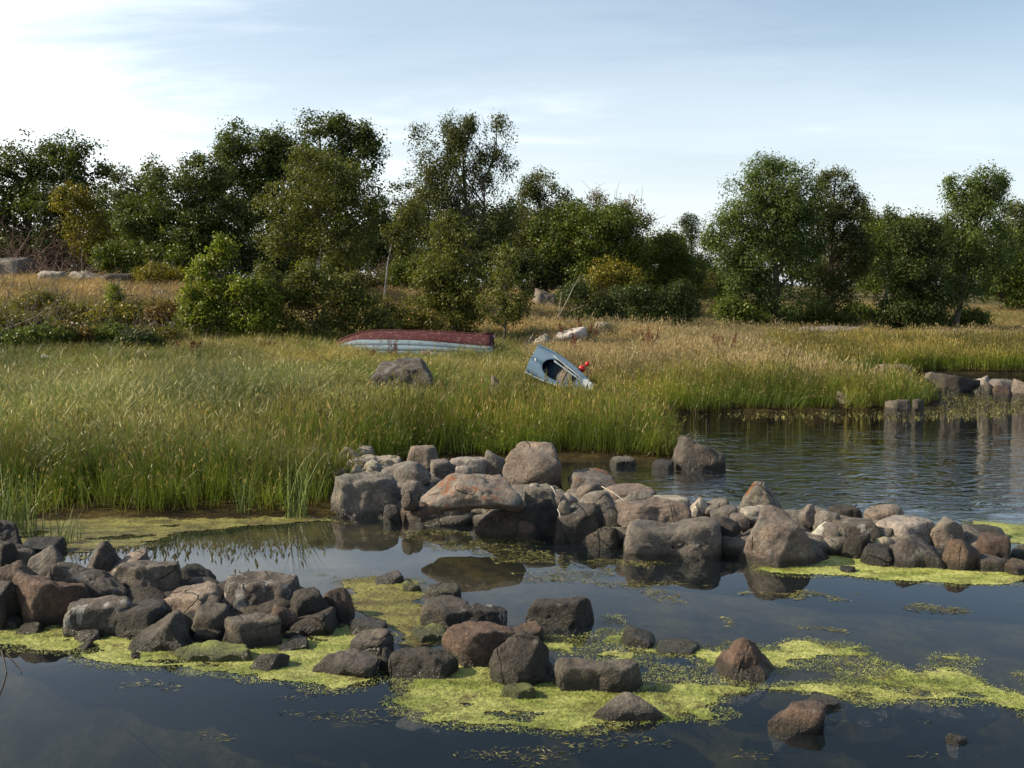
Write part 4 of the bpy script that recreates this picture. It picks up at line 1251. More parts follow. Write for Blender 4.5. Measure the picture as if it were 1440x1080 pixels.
def tuft(seed, n, rad, h0, h1, lean, curl, w, heads=0.0, bias=(0.0, 0.0), headlen=.14, headw=.012):
    r = np.random.default_rng(seed)
    V, F_, A, Hd = [], [], [], []
    for i in range(n):
        a, q = r.uniform(0, 6.283), rad * math.sqrt(r.uniform(0, 1))
        root = np.array([q * math.cos(a), q * math.sin(a), -.03])
        h = r.uniform(h0, h1)
        ln = np.array([r.normal(0, lean) + bias[0] * h, r.normal(0, lean) + bias[1] * h])
        cu = r.uniform(0, curl)
        v, f, al = blade_tris(root, h, ln, cu, w * r.uniform(.7, 1.3), r)
        n0 = len(V)
        V += v
        A += al
        Hd += [0.0] * len(v)
        F_ += [tuple(x + n0 for x in t3) for t3 in f]
        if r.uniform() < heads:
            tip = root + np.array([ln[0], ln[1], h * (1 - cu)])
            d = unit(np.array([ln[0] * 1.6, ln[1] * 1.6, h]) + r.normal(0, .12, 3))
            s = unit(np.cross(d, r.normal(0, 1, 3)))
            s2 = np.cross(d, s)
            hl, hw = headlen * r.uniform(.7, 1.3), headw * r.uniform(.7, 1.3)
            b0 = tip - d * hl * .3
            n0 = len(V)
            V += [b0, b0 + d * hl * .4 + s * hw, b0 + d * hl, b0 + d * hl * .4 - s * hw, b0 + d * hl * .4 + s2 * hw, b0 + d * hl * .4 - s2 * hw]
            A += [1.0] * 6
            Hd += [1.0] * 6
            F_ += [(n0, n0 + 1, n0 + 2), (n0, n0 + 2, n0 + 3), (n0, n0 + 4, n0 + 2), (n0, n0 + 2, n0 + 5)]
    return np.array(V), np.array(F_), np.array(A), np.array(Hd)


def grass_mat(name, base, mid, tip, dry, head, rough=.42, trans=.35, spec=.5, blue=.66):
    base, mid, tip, dry, head = ((q[0] * K_GRASS, q[1] * K_GRASS * 1.03, q[2] * K_GRASS * blue) for q in (base, mid, tip, dry, head))
    m, t, out = new_mat(name)
    al = N(t, 'ShaderNodeAttribute', attribute_name='along')
    hd = N(t, 'ShaderNodeAttribute', attribute_name='head')
    ti = N(t, 'ShaderNodeAttribute', attribute_type='INSTANCER', attribute_name='tint')
    sh = N(t, 'ShaderNodeAttribute', attribute_type='INSTANCER', attribute_name='tone')
    geo = N(t, 'ShaderNodeNewGeometry')
    g = ramp(t, al.outputs['Fac'], [(0.0, base), (0.30, mid), (0.72, mid), (1.0, tip)])
    tv = math_n(t, 'ADD', ti.outputs['Fac'], math_n(t, 'MULTIPLY', math_n(t, 'SUBTRACT', geo.outputs['Random Per Island'], 0.5), 0.45), True)
    c = mixc(t, tv, g.outputs[0], dry)
    c = mixc(t, hd.outputs['Fac'], c, head)
    v = ramp(t, sh.outputs['Fac'], [(0, (.55, .60, .58)), (1, (1.4, 1.34, 1.25))])
    c = mixc(t, 1.0, c, v.outputs[0], 'MULTIPLY')
    p = t.nodes.new('ShaderNodeBsdfPrincipled')
    L(t, c, p.inputs['Base Color'])
    p.inputs['Roughness'].default_value = rough
    p.inputs['Specular IOR Level'].default_value = spec
    tl = t.nodes.new('ShaderNodeBsdfTranslucent')
    L(t, c, tl.inputs[0])
    mx = N(t, 'ShaderNodeMixShader', i_0=trans)
    L(t, p.outputs[0], mx.inputs[1])
    L(t, tl.outputs[0], mx.inputs[2])
    L(t, mx.outputs[0], out.inputs[0])
    return m


def scatter(name, label, tufts, pts, var, rot, scl, tint, tone, mat):
    """one object: the tuft shapes and the points they stand on share its mesh, geometry nodes put them together"""
    V, F_, A, Hd, VI = [], [], [], [], []
    n0 = 0
    for k, (v, f, a, h) in enumerate(tufts):
        V.append(v)
        F_.append(f + n0)
        A.append(a)
        Hd.append(h)
        VI.append(np.full(len(v), k))
        n0 += len(v)
    nP = len(pts)
    V.append(pts)
    me = mesh_np(name, np.concatenate(V), np.concatenate(F_), 3)

    def attr(n, typ, vals):
        a = me.attributes.new(n, typ, 'POINT')
        a.data.foreach_set('vector' if typ == 'FLOAT_VECTOR' else 'value', np.ascontiguousarray(vals, np.int32 if typ == 'INT' else np.float32).ravel())
    attr('along', 'FLOAT', np.concatenate(A + [np.zeros(nP)]))
    attr('head', 'FLOAT', np.concatenate(Hd + [np.zeros(nP)]))
    attr('shape', 'INT', np.concatenate(VI + [np.full(nP, -1)]))
    attr('pick', 'INT', np.concatenate([np.full(n0, -1), var]))
    attr('turn', 'FLOAT_VECTOR', np.concatenate([np.zeros((n0, 3)), rot]))
    attr('size', 'FLOAT_VECTOR', np.concatenate([np.ones((n0, 3)), scl]))
    attr('tint', 'FLOAT', np.concatenate([np.zeros(n0), tint]))
    attr('tone', 'FLOAT', np.concatenate([np.zeros(n0), tone]))
    o = link(name, me, mat)
    ng = bpy.data.node_groups.new(name + '_scatter', 'GeometryNodeTree')
    ng.interface.new_socket('Geometry', in_out='INPUT', socket_type='NodeSocketGeometry')
    ng.interface.new_socket('Geometry', in_out='OUTPUT', socket_type='NodeSocketGeometry')
    gi, go = ng.nodes.new('NodeGroupInput'), ng.nodes.new('NodeGroupOutput')
    jn = ng.nodes.new('GeometryNodeJoinGeometry')

    def named(n, typ):
        x = ng.nodes.new('GeometryNodeInputNamedAttribute')
        x.data_type = typ
        x.inputs['Name'].default_value = n
        return x.outputs['Attribute']

    def eq(sock, k):
        c = ng.nodes.new('FunctionNodeCompare')
        c.data_type, c.operation = 'INT', 'EQUAL'
        ng.links.new(sock, c.inputs[2])
        c.inputs[3].default_value = k
        return c.outputs[0]
    sh_, pk_ = named('shape', 'INT'), named('pick', 'INT')
    tn_, sz_ = named('turn', 'FLOAT_VECTOR'), named('size', 'FLOAT_VECTOR')
    for k in range(len(tufts)):
        s1, s2 = ng.nodes.new('GeometryNodeSeparateGeometry'), ng.nodes.new('GeometryNodeSeparateGeometry')
        s1.domain = s2.domain = 'POINT'
        for s, q in ((s1, sh_), (s2, pk_)):
            ng.links.new(gi.outputs[0], s.inputs[0])
            ng.links.new(eq(q, k), s.inputs['Selection'])
        ip = ng.nodes.new('GeometryNodeInstanceOnPoints')
        ng.links.new(s2.outputs[0], ip.inputs['Points'])
        ng.links.new(s1.outputs[0], ip.inputs['Instance'])
        ng.links.new(tn_, ip.inputs['Rotation'])
        ng.links.new(sz_, ip.inputs['Scale'])
        ng.links.new(ip.outputs[0], jn.inputs[0])
    ng.links.new(jn.outputs[0], go.inputs[0])
    md = o.modifiers.new('scatter', 'NODES')
    md.node_group = ng
    tag(o, label, 'grass', kind='stuff')
    return o


def sample(x0, x1, y0, y1, n, dens):
    x, y = rng.uniform(x0, x1, n), rng.uniform(y0, y1, n)
    sd = poly_sd(x, y, SHORE)
    keep = (sd > -0.15 + .55 * (fnoise(x * 1.6, y * 1.6, 77, 2) - .42)) & (np.abs(x) < 0.60 * y + 2.0)
    x, y, sd = x[keep], y[keep], sd[keep]
    k = rng.uniform(0, 1, len(x)) < dens(x, y, sd)
    return x[k], y[k], sd[k]


def away(x, y, spots):
    m = np.ones(len(x), bool)
    for sx, sy, rx_, ry_ in spots:
        m &= ((x - sx) / rx_) ** 2 + ((y - sy) / ry_) ** 2 > 1
    return m


KEEP_CLEAR = [(-2.85, 27.3, 2.3, .8), (1.1, 22.2, .8, 1.1), (1.6, 21.3, .4, .6), (-2.3, 20.5, .6, .45)]


def low_spots(x, y):
    """grass stays short in front of the boats and the big boulder"""
    h = np.ones(len(x))
    for sx, sy, rx_, ry_, k in [(1.5, 19.8, 1.6, 3.0, .38), (1.9, 29.0, 1.8, 3.2, .35), (-2.2, 19.0, 1.5, 1.9, .5), (-3.0, 25.2, 3.2, 2.2, .8)]:
        q = ((x - sx) / rx_) ** 2 + ((y - sy) / ry_) ** 2
        h *= 1 - (1 - k) * sstep(1.6, .5, q)
    return h
m_reed = grass_mat('reed_blade', (0.115, 0.075, 0.032), (0.115, 0.165, 0.022), (0.23, 0.235, 0.055), (0.225, 0.19, 0.06), (0.26, 0.21, 0.10))
m_sedge = grass_mat('sedge_blade', (0.085, 0.078, 0.030), (0.105, 0.155, 0.034), (0.42, 0.41, 0.27), (0.23, 0.21, 0.10), (0.38, 0.34, 0.24), rough=.40, spec=.5)
m_meadow = grass_mat('meadow_blade', (0.09, 0.085, 0.03), (0.115, 0.165, 0.034), (0.22, 0.245, 0.075), (0.29, 0.24, 0.095), (0.31, 0.25, 0.14), blue=.75)
m_gold = grass_mat('golden_blade', (0.12, 0.11, 0.04), (0.165, 0.170, 0.050), (0.30, 0.26, 0.11), (0.35, 0.265, 0.125), (0.38, 0.295, 0.17), blue=.98)
m_dry = grass_mat('dry_blade', (0.16, 0.14, 0.05), (0.19, 0.175, 0.06), (0.28, 0.23, 0.10), (0.37, 0.25, 0.125), (0.38, 0.27, 0.15), blue=.9)


def lay(name, label, tufts, x, y, hs, tint, mat, lean=(0, 0), jit=.14, wid=None):
    n = len(x)
    z = height(x, y)
    pts = np.stack([x, y, z], -1)
    rot = np.stack([rng.normal(0, jit, n) + lean[0], rng.normal(0, jit, n) + lean[1], rng.uniform(0, 6.283, n)], -1)
    w = np.ones(n) if wid is None else wid
    hs = hs * rng.uniform(.66, 1.20, n) * (.72 + .56 * fnoise(x * 1.7, y * 1.7, 91, 2))
    scl = np.stack([w, w, hs], -1)
    tone = np.clip(0.5 + 1.9 * (fnoise(x * .7, y * 1.0, 31) - .5) + rng.normal(0, .16, n), 0, 1)
    return scatter(name, label, tufts, pts, rng.integers(0, len(tufts), n), rot, scl, tint, tone, mat)


left = lambda x, y: x < -1.9 - 0.02 * y
# reed fringe along the water
x, y, sd = sample(-13, 12, 10.2, 24, 26000, lambda x, y, s: ((s < 3.2) & (y < 25)) * sstep(3.4, 1.2, s) * np.where(x < -2.3, .62, 1.0) * (1 - .95 * ((x > 6.6) & (y > 19)) * (fnoise(x * 1.2, y * 1.2, 2) < .48)))
k = away(x, y, KEEP_CLEAR)
x, y, sd = x[k], y[k], sd[k]
h = (0.86 + .34 * (fnoise(x * .7, y * .7, 8) - .5)) * (.58 + .42 * sstep(-.1, .7, sd + .7 * (fnoise(x * 1.3, y * 1.3, 19) - .5))) * np.where(x < -2.5, .92, 1) * np.where(y > 19, .92, 1) * low_spots(x, y) ** .45
tint = np.clip(.10 + .9 * (fnoise(x * .8 + 9, y * .8, 41) - .45), 0, .6)
lay('reeds', 'dense green reed fringe standing along the water edge', [tuft(11, 26, .17, .62, 1.02, .07, .12, .010, .10), tuft(12, 24, .17, .55, 1.0, .09, .15, .010, .06), tuft(13, 28, .19, .7, 1.05, .06, .1, .009, .12), tuft(14, 18, .24, .35, .85, .34, .55, .010, .05), tuft(11, 26, .17, .62, 1.02, .07, .12, .010, .10), tuft(12, 24, .17, .55, 1.0, .09, .15, .010, .06)], x, y, h, tint, m_reed)
# pale tipped sedge behind the left fringe
x, y, sd = sample(-14, -1.0, 11.5, 21, 15000, lambda x, y, s: sstep(.5, 1.4, s) * sstep(7.5, 4.0, s) * sstep(-.6, -3.2, x - (y - 12) * -.02) * .75)
k = away(x, y, KEEP_CLEAR)
x, y, sd = x[k], y[k], sd[k]
h = (.74 + .3 * (fnoise(x * .6, y * .6, 18) - .5)) * low_spots(x, y)
tint = np.clip(.26 + 2.0 * (fnoise(x * .55 + 4, y * .8, 43) - .5), 0, .9)
lay('sedge_grass', 'wind bent sedge with pale shining tips behind the reed fringe', [tuft(21, 26, .20, .6, 1.0, .20, .35, .0095, .05, (.30, -.05)), tuft(22, 26, .20, .55, 1.0, .24, .4, .0095, .10, (.36, 0)), tuft(23, 24, .2, .6, .95, .22, .4, .009, .1, (.24, .1))],
    x, y, h, tint, m_sedge)
# mixed meadow
x, y, sd = sample(-20, 8, 13, 34, 30000, lambda x, y, s: sstep(2.0, 4.0, s) * sstep(35, 30, y) * np.where(x > 2.5, .3, 1) * np.clip(16 / y, .4, 1) * .8)
k = away(x, y, KEEP_CLEAR)
x, y, sd = x[k], y[k], sd[k]
h = (.52 + .60 * (fnoise(x * .7, y * .7, 28) - .5)) * low_spots(x, y)
tint = np.clip(.36 + 2.2 * (fnoise(x * .4 + 4, y * .55, 53) - .5) + .25 * sstep(-2, 2, x), 0, 1)
lay('meadow_grass', 'mixed green and straw coloured meadow grass between reeds and boats', [tuft(31, 30, .24, .45, 1.0, .16, .3, .010, .10, (.15, 0)), tuft(32, 28, .24, .5, 1.05, .2, .35, .010, .12, (.18, .05)), tuft(33, 32, .26, .4, .9, .2, .4, .011, .14, (.1, 0))],
    x, y, h, tint, m_meadow)
# golden tall grass round the dinghy and along the right bank
x, y, sd = sample(.5, 26, 20, 42, 26000, lambda x, y, s: sstep(.8, 2.2, s) * sstep(-.5, 2.8, x - (24 - y) * .12) * sstep(43, 38, y) * np.clip(22 / y, .4, 1) * np.where((x > 9.5) & (y > 28), .35, 1) * .9)
k = away(x, y, KEEP_CLEAR)
x, y, sd = x[k], y[k], sd[k]
h = (.66 + .36 * (fnoise(x * .5, y * .5, 38) - .5)) * np.where(y > 33, .75, 1) * low_spots(x, y)
tint = np.clip(.62 + 1.2 * (fnoise(x * .5 + 4, y * .6, 63) - .5), .1, 1)
lay('golden_grass', 'tall golden seeding grass on the bank beyond the inlet', [tuft(41, 28, .24, .5, 1.05, .14, .25, .010, .3, (.1, 0), .16, .011), tuft(42, 28, .26, .45, 1.1, .18, .3, .010, .36, (.12, 0), .16, .011), tuft(43, 26, .24, .5, 1.0, .18, .3, .011, .25, (.05, 0))],
    x, y, h, tint, m_gold)
# far reed band beyond the spit
x, y, sd = sample(8.5, 24, 28, 38, 12000, lambda x, y, s: sstep(5.5, 3.2, s) * (s > -.1) * .9)
h = .72 + .2 * (fnoise(x * .5, y * .5, 48) - .5)
tint = np.clip(.16 + .7 * (fnoise(x * .5, y * .6, 73) - .5), 0, .6)
lay('far_reeds', 'green reed band beyond the rocky spit', [tuft(51, 26, .26, .6, 1.0, .08, .12, .014, .2), tuft(52, 26, .26, .55, 1.05, .1, .15, .014, .25)], x, y, h, tint, m_reed)
# short dry grass on the slopes and the pasture
x, y, sd = sample(-26, 40, 25, 66, 42000, lambda x, y, s: sstep(3, 6, s) * np.clip(30 / y, .3, 1) * np.where(x < 2.5, sstep(26, 31, y), sstep(34, 40, y)) * .8)
h = .30 + .16 * (fnoise(x * .4, y * .4, 58) - .5)
tint = np.clip(np.where(x < 3, .95, .25) + 1.1 * (fnoise(x * .3, y * .4, 83) - .5), 0, 1)
lay('dry_grass', 'short parched tan grass on the slope below the woods', [tuft(61, 30, .34, .5, 1.0, .16, .3, .016, .5), tuft(62, 28, .36, .5, 1.1, .18, .3, .016, .4)], x, y, h, tint, m_dry)
# ---------------------------------------------------------------- algae and weed on the water
def algae_mat(name, c1, c2, c3):
    c1, c2, c3 = sc(c1, K_ALG), sc(c2, K_ALG), sc(c3, K_ALG)
    m, t, out = new_mat(name)
    geo = N(t, 'ShaderNodeNewGeometry')
    n1 = N(t, 'ShaderNodeTexNoise', i_Scale=2.2, i_Detail=5.0, i_Roughness=.6)
    n2 = N(t, 'ShaderNodeTexNoise', i_Scale=26.0, i_Detail=6.0, i_Roughness=.7)
    mp_ = N(t, 'ShaderNodeMapping')
    mp_.inputs['Scale'].default_value = (1, 2.2, 1)
    L(t, geo.outputs['Position'], mp_.inputs[0])
    L(t, mp_.outputs[0], n1.inputs[0])
    L(t, geo.outputs['Position'], n2.inputs[0])
    c = ramp(t, n1.outputs[0], [(0.30, c3), (0.42, c1), (0.60, c2)])
    c2_ = mixc(t, .75, c.outputs[0], ramp(t, n2.outputs[0], [(0.3, (.42, .45, .35)), (0.55, (1, 1, 1)), (.72, (1.4, 1.35, 1.3))]).outputs[0], 'MULTIPLY')
    c3_ = mixc(t, .5, c2_, ramp(t, geo.outputs['Random Per Island'], [(0, (.55, .6, .5)), (1, (1.4, 1.35, 1.5))]).outputs[0], 'MULTIPLY')
    n4 = N(t, 'ShaderNodeTexNoise', i_Scale=4.5, i_Detail=7.0, i_Roughness=.7)
    L(t, geo.outputs['Position'], n4.inputs[0])
    br_ = ramp(t, n4.outputs[0], [(.52, (0,) * 3), (.64, (1,) * 3)])
    c3_ = mixc(t, math_n(t, 'MULTIPLY', br_.outputs[0], .75), c3_, (.075, .055, .02))
    bsdf(t, out, c3_, .5, n2.outputs[0], .7, .02, .4)
    return m


M_ALG = algae_mat('bright_algae', (0.22, 0.255, 0.052), (0.39, 0.40, 0.125), (0.09, 0.11, 0.025))
M_ALGB = algae_mat('brown_algae', (0.13, 0.115, 0.03), (0.25, 0.23, 0.06), (0.06, 0.045, 0.018))


def algae(name, label, poly_px, mat, res, seed, ragged=.16, hole=.36, hgt=.018, strands=3000, sl=.017, sheet=True):
    poly = [tuple(on(u, v)[:2]) for u, v in poly_px]
    P = np.array(poly)
    x = np.arange(P[:, 0].min() - .3, P[:, 0].max() + .3, res)
    y = np.arange(P[:, 1].min() - .3, P[:, 1].max() + .3, res)
    X, Y = np.meshgrid(x, y)
    sd = poly_sd(X, Y, poly)
    e = sd + ragged * 2.4 * (fnoise(X * 2.2, Y * 4.0, seed, 5) - .5) + .05 * (fnoise(X * 14, Y * 18, seed + 3, 2) - .5)
    hl = fnoise(X * 1.8 + 7, Y * 3.6, seed + 5, 4)
    m = np.minimum(e, (hl - hole) * .6)
    b = fnoise(X * 9, Y * 12, seed + 9, 4)
    b2 = fnoise(X * 2.5, Y * 4, seed + 19, 3)
    Z = .003 + np.clip(m * .35, 0, 1) * hgt * 3 * (.3 + b2) + (b - .45) * .018 * sstep(0, .06, m) + np.clip(m, -.02, .0) * .3
    Z += rng.normal(0, .0022, Z.shape)
    Z = np.maximum(Z, .0015)
    ny, nx = X.shape
    ix = np.arange(nx * ny).reshape(ny, nx)
    q = np.stack([ix[:-1, :-1], ix[:-1, 1:], ix[1:, 1:], ix[1:, :-1]], -1).reshape(-1, 4)
    ok = (m > 0).ravel()
    q = q[ok[q].all(1)]
    V = np.stack([X, Y, Z], -1).reshape(-1, 3)
    used, inv = np.unique(q, return_inverse=True)
    V, q = V[used], inv.reshape(-1, 4)
    if not sheet:
        V, q = V[:0], q[:0]
    # loose strands lying on and around the mat
    near = np.argwhere((m > (-.10 if sheet else -.02)).ravel()).ravel()
    s = rng.choice(near, min(int(strands * 2.2), len(near) * 3))
    p = np.stack([X, Y, Z], -1).reshape(-1, 3)[s] + rng.normal(0, res, (len(s), 3)) * np.array([1, 1, 0])
    a = rng.normal(.15, .9, len(s))
    d = np.stack([np.cos(a), np.sin(a) * .8, rng.normal(.0, .16, len(s))], -1)
    l = (sl * rng.uniform(.4, 1.4, len(s)))[:, None]
    w = np.stack([-np.sin(a), np.cos(a), rng.normal(0, .5, len(s))], -1) * (.0015 * rng.uniform(.6, 1.6, len(s)))[:, None]
    up = np.array([0, 0, 1]) * rng.uniform(.001, .008, len(s))[:, None]
    p[:, 2] = np.maximum(p[:, 2], .003)
    sv = np.stack([p - d * l * .5 - w * .3, p + w + up, p + d * l * .5 + w * .3, p - w + up], 1)
    sv[:, :, 2] = np.maximum(sv[:, :, 2], .002)
    q2 = np.arange(len(s) * 4).reshape(-1, 4) + len(V)
    V = np.concatenate([V, sv.reshape(-1, 3)])
    q = np.concatenate([q, q2])
    o = link(name, mesh_np(name, V, q, 4), mat, smooth=True)
    tag(o, label, 'algae', kind='stuff')
    return o


algae('algae_belt', 'bright yellow green algae belt along the near rock heap', [(-60, 885), (60, 880), (130, 886), (190, 898), (250, 910), (340, 912), (430, 892), (500, 878), (540, 896), (470, 925), (545, 942), (468, 968), (400, 955), (300, 945), (200, 938), (100, 925), (40, 912), (-60, 905)],
      M_ALG, .012, 1, ragged=.12, strands=8000, hole=.36)
algae('algae_mat', 'yellow brown algae in the pool behind the near rock heap', [(470, 812), (530, 806), (580, 815), (600, 840), (605, 878), (640, 895), (580, 905), (520, 870), (480, 850)], M_ALGB, .014, 2, ragged=.2, hole=.40, strands=3000)
algae('algae_mat', 'bright algae mat spreading in front of the blackish boulder', [(560, 985), (600, 940), (640, 925), (690, 945), (760, 965), (830, 960), (930, 985), (930, 1005), (850, 1022), (790, 1032), (700, 1022), (620, 1008)], M_ALG, .011, 3, ragged=.18, hole=.40, strands=7000)
algae('algae_mat', 'wide bright algae mat around the twin peaked rock', [(770, 905), (860, 880), (920, 900), (1000, 905), (1100, 905), (1200, 912), (1262, 938), (1290, 955), (1240, 972), (1180, 985), (1090, 965), (1020, 965), (990, 1000), (930, 1000), (900, 975), (905, 935), (790, 928)],
      M_ALG, .013, 4, ragged=.30, hole=.45, strands=10000)
algae('algae_mat', 'thin streaks of algae trailing toward the photo edge', [(1230, 925), (1300, 935), (1450, 962), (1450, 990), (1300, 980), (1220, 970)], M_ALG, .012, 24, ragged=.4, hole=.50, hgt=.006, strands=3500)
algae('algae_mat', 'patch of bright algae between the brown slab and bar', [(640, 915), (690, 930), (690, 960), (620, 950), (600, 930)], M_ALG, .012, 14, ragged=.1, hole=.2, strands=1200, hgt=.05)
algae('algae_strip', 'green algae strip along the foot of the stone barrier', [(1070, 800), (1140, 778), (1230, 785), (1330, 795), (1412, 805), (1450, 800), (1450, 812), (1412, 820), (1330, 822), (1250, 818), (1180, 810), (1100, 807)], M_ALG, .014, 5, ragged=.10, hole=.22, strands=3500)
algae('algae_mat', 'green algae behind the far end of the stone barrier', [(1370, 733), (1450, 740), (1450, 772), (1405, 757), (1370, 748)], M_ALG, .016, 6, ragged=.08, hole=.25, strands=1500)
algae('algae_mat', 'muddy brown algae shallows beneath the reed fringe', [(20, 726), (150, 726), (300, 729), (430, 720), (490, 734), (350, 740), (270, 748), (190, 768), (120, 782), (30, 775)], M_ALGB, .018, 7, ragged=.2, hole=.30, strands=5000)
algae('algae_strip', 'thin algae line along the far reed bank', [(900, 571), (1000, 572), (1150, 573), (1240, 576), (1330, 572), (1370, 578), (1290, 584), (1150, 580), (1000, 580), (920, 578)], M_ALGB, .04, 8, ragged=.3, hole=.50, hgt=.004, strands=900, sheet=False, sl=.06)
algae('algae_film', 'pale brown film of algae floating before the rocky spit', [(1295, 560), (1340, 553), (1450, 552), (1450, 574), (1395, 580), (1330, 577), (1290, 570)], M_ALGB, .03, 21, ragged=.4, hole=.40, hgt=.004, strands=1500, sheet=False, sl=.05)
algae('weed_patches', 'brown weed patches floating in the dark pool', [(560, 745), (700, 752), (800, 768), (900, 785), (1000, 800), (960, 840), (800, 820), (700, 800), (600, 785)], M_ALGB, .014, 9, ragged=.3, hole=.56, hgt=.004, strands=2600, sheet=False, sl=.045)
algae('weed_patches', 'scattered weed scraps in the open blue water', [(200, 960), (560, 960), (900, 1010), (1430, 990), (1430, 1075), (700, 1075), (250, 1020)], M_ALGB, .014, 10, ragged=.3, hole=.66, hgt=.004, strands=420, sheet=False, sl=.05)
algae('weed_patches', 'weed scraps in the pool before the barrier end', [(980, 830), (1300, 830), (1420, 850), (1300, 890), (1000, 890)], M_ALGB, .014, 12, ragged=.3, hole=.63, hgt=.004, strands=500, sheet=False, sl=.05)

# ---------------------------------------------------------------- boats
def paint(name, col, chip, rough=.45, amt=.60, scale=9.0):
    col, chip = sc(col, K_PAINT), sc(chip, K_PAINT)
    m, t, out = new_mat(name)
    co = N(t, 'ShaderNodeTexCoord')
    n = N(t, 'ShaderNodeTexNoise', i_Scale=scale, i_Detail=8.0, i_Roughness=.7)
    L(t, co.outputs['Object'], n.inputs[0])
    st = N(t, 'ShaderNodeMapping')
    st.inputs['Scale'].default_value = (.6, 3, 3)
    L(t, co.outputs['Object'], st.inputs[0])
    n2 = N(t, 'ShaderNodeTexNoise', i_Scale=5.0, i_Detail=5.0)
    L(t, st.outputs[0], n2.inputs[0])
    k = ramp(t, n.outputs[0], [(amt, (0,) * 3), (amt + .05, (1,) * 3)])
    c = mixc(t, k.outputs[0], col, chip)
    c = mixc(t, .5, c, ramp(t, n2.outputs[0], [(.3, (.65,) * 3), (.7, (1.2,) * 3)]).outputs[0], 'MULTIPLY')
    bsdf(t, out, c, rough, n.outputs[0], .15, .01)
    return m


M_RED = paint('red_bottom_paint', (0.085, 0.015, 0.015), (0.19, 0.085, 0.07), .75, .54)
M_PALE = paint('pale_blue_paint', (0.25, 0.33, 0.38), (0.15, 0.155, 0.14), .65, .55)
M_WHITE = paint('white_paint', (0.72, 0.72, 0.70), (0.45, 0.43, 0.40), .45)
M_BLUE = paint('grey_blue_paint', (0.050, 0.108, 0.185), (0.16, 0.20, 0.24), .75, .66)
M_LIGHTBLUE = paint('light_grey_blue_paint', (0.22, 0.27, 0.31), (0.14, 0.15, 0.15), .65, .6)
M_WOOD = paint('weathered_wood', (0.24, 0.19, 0.14), (0.12, 0.10, 0.08), .8, .55)
M_BUOY = paint('red_buoy_plastic', (0.72, 0.035, 0.03), (0.55, 0.08, 0.05), .3, .72)
M_ROPE = simple_mat('old_rope', (0.12, 0.10, 0.08), (0.28, 0.24, 0.18), 40, .9)
M_INSIDE = paint('dark_hull_inside', (0.075, 0.085, 0.09), (0.12, 0.11, 0.09), .8, .6)


def loft(rows, name, mat, parent, thick=.018, smooth=True, close=False):
    rows = [np.asarray(r_, float) for r_ in rows]
    n, k = len(rows), len(rows[0])
    v = np.concatenate(rows)
    f = [(i * k + j, i * k + j + 1, (i + 1) * k + j + 1, (i + 1) * k + j) for i in range(n - 1) for j in range(k - 1)]
    me = bpy.data.meshes.new(name)
    me.from_pydata(v.tolist(), [], f)
    o = link(name, me, mat, parent, smooth=smooth)
    if thick:
        s = o.modifiers.new('thickness', 'SOLIDIFY')
        s.thickness = thick
        s.offset = -1
    return o


# upturned rowing boat: keel up, bow to the left
bY = 27.3
p0 = at(574, 505, bY)
boat = empty('upturned_rowing_boat', (p0[0], bY, gz(p0[0], bY) - .11), (R(-7), R(1.2), R(4)))
tag(boat, 'upturned wooden rowing boat with dark red bottom and pale blue sides', 'boat', 'boats laid up in the meadow')
LB = 4.62
T = np.linspace(0, 1, 25)
bx_ = -LB / 2 + LB * T
gun = .80 * np.clip(1 - (1 - T) ** 2.4, 0, 1) ** .75 * (1 - .16 * sstep(.55, 1, T)) + .012
chi = gun * (.80 - .25 * (1 - T) ** 3)
gz_ = .02 + .0 * T
cz_ = .14 + .34 * sstep(-.05, .22, T) - .14 * sstep(.45, 1.05, T)
kz_ = .20 + .56 * (1 - (1 - np.clip(T / .36, 0, 1)) ** 2.2) - .06 * sstep(.6, 1, T)
cz_ = np.minimum(cz_, kz_ - .03)
cxo = np.where(T < .2, -.02, 0)
gxo = -.16 * (1 - sstep(0, .2, T))
for s in (-1, 1):
    rows = [[(bx_[i] + gxo[i] * (1 - q), s * (gun[i] + (chi[i] - gun[i]) * q + .03 * math.sin(q * math.pi)), gz_[i] + (cz_[i] - gz_[i]) * q) for q in (0, .25, .5, .75, 1)] for i in range(25)]
    for j0 in (0, 1, 2):
        a_, b_ = j0 / 3, (j0 + 1) / 3 + .02
        loft([[(bx_[i] + gxo[i] * (1 - q), s * (gun[i] + (chi[i] - gun[i]) * q + .03 * math.sin(q * math.pi) + .007 * (q - a_) * 3), gz_[i] + (cz_[i] - gz_[i]) * q) for q in (a_, (a_ + b_) / 2, b_)] for i in range(25)], 'hull_plank', M_PALE, boat, .014)
    g = MB()
    g.tube([(bx_[i] + gxo[i], s * (gun[i] + .012), gz_[i] + .02) for i in range(25)], .026, 6)
    g.build('gunwale', M_WHITE, boat)
    ch = MB()
    ch.tube([(bx_[i], s * (chi[i] + .008), cz_[i] + .002) for i in range(25)], .014, 5)
    ch.build('chine_strip', M_RED, boat)
rows = [[(bx_[i] + .03 * (1 - T[i]), chi[i] * q, cz_[i] + (kz_[i] - cz_[i]) * (1 - abs(q) ** 1.35)) for q in (-1, -.75, -.5, -.25, 0, .25, .5, .75, 1)] for i in range(25)]
h_bot = loft(rows, 'hull_bottom', M_RED, boat)
kb = MB()
kb.tube([(bx_[i], 0, kz_[i] + .018) for i in range(2, 25)], .028, 4)
kb.build('keel', M_RED, h_bot)
e = 24
tv_ = [(bx_[e] + .005, -gun[e], gz_[e]), (bx_[e] + .005, gun[e], gz_[e]), (bx_[e] + .005, chi[e], cz_[e]), (bx_[e] + .005, 0, kz_[e]), (bx_[e] + .005, -chi[e], cz_[e])]
me = bpy.data.meshes.new('transom')
me.from_pydata(tv_, [], [(0, 1, 2, 3, 4)])
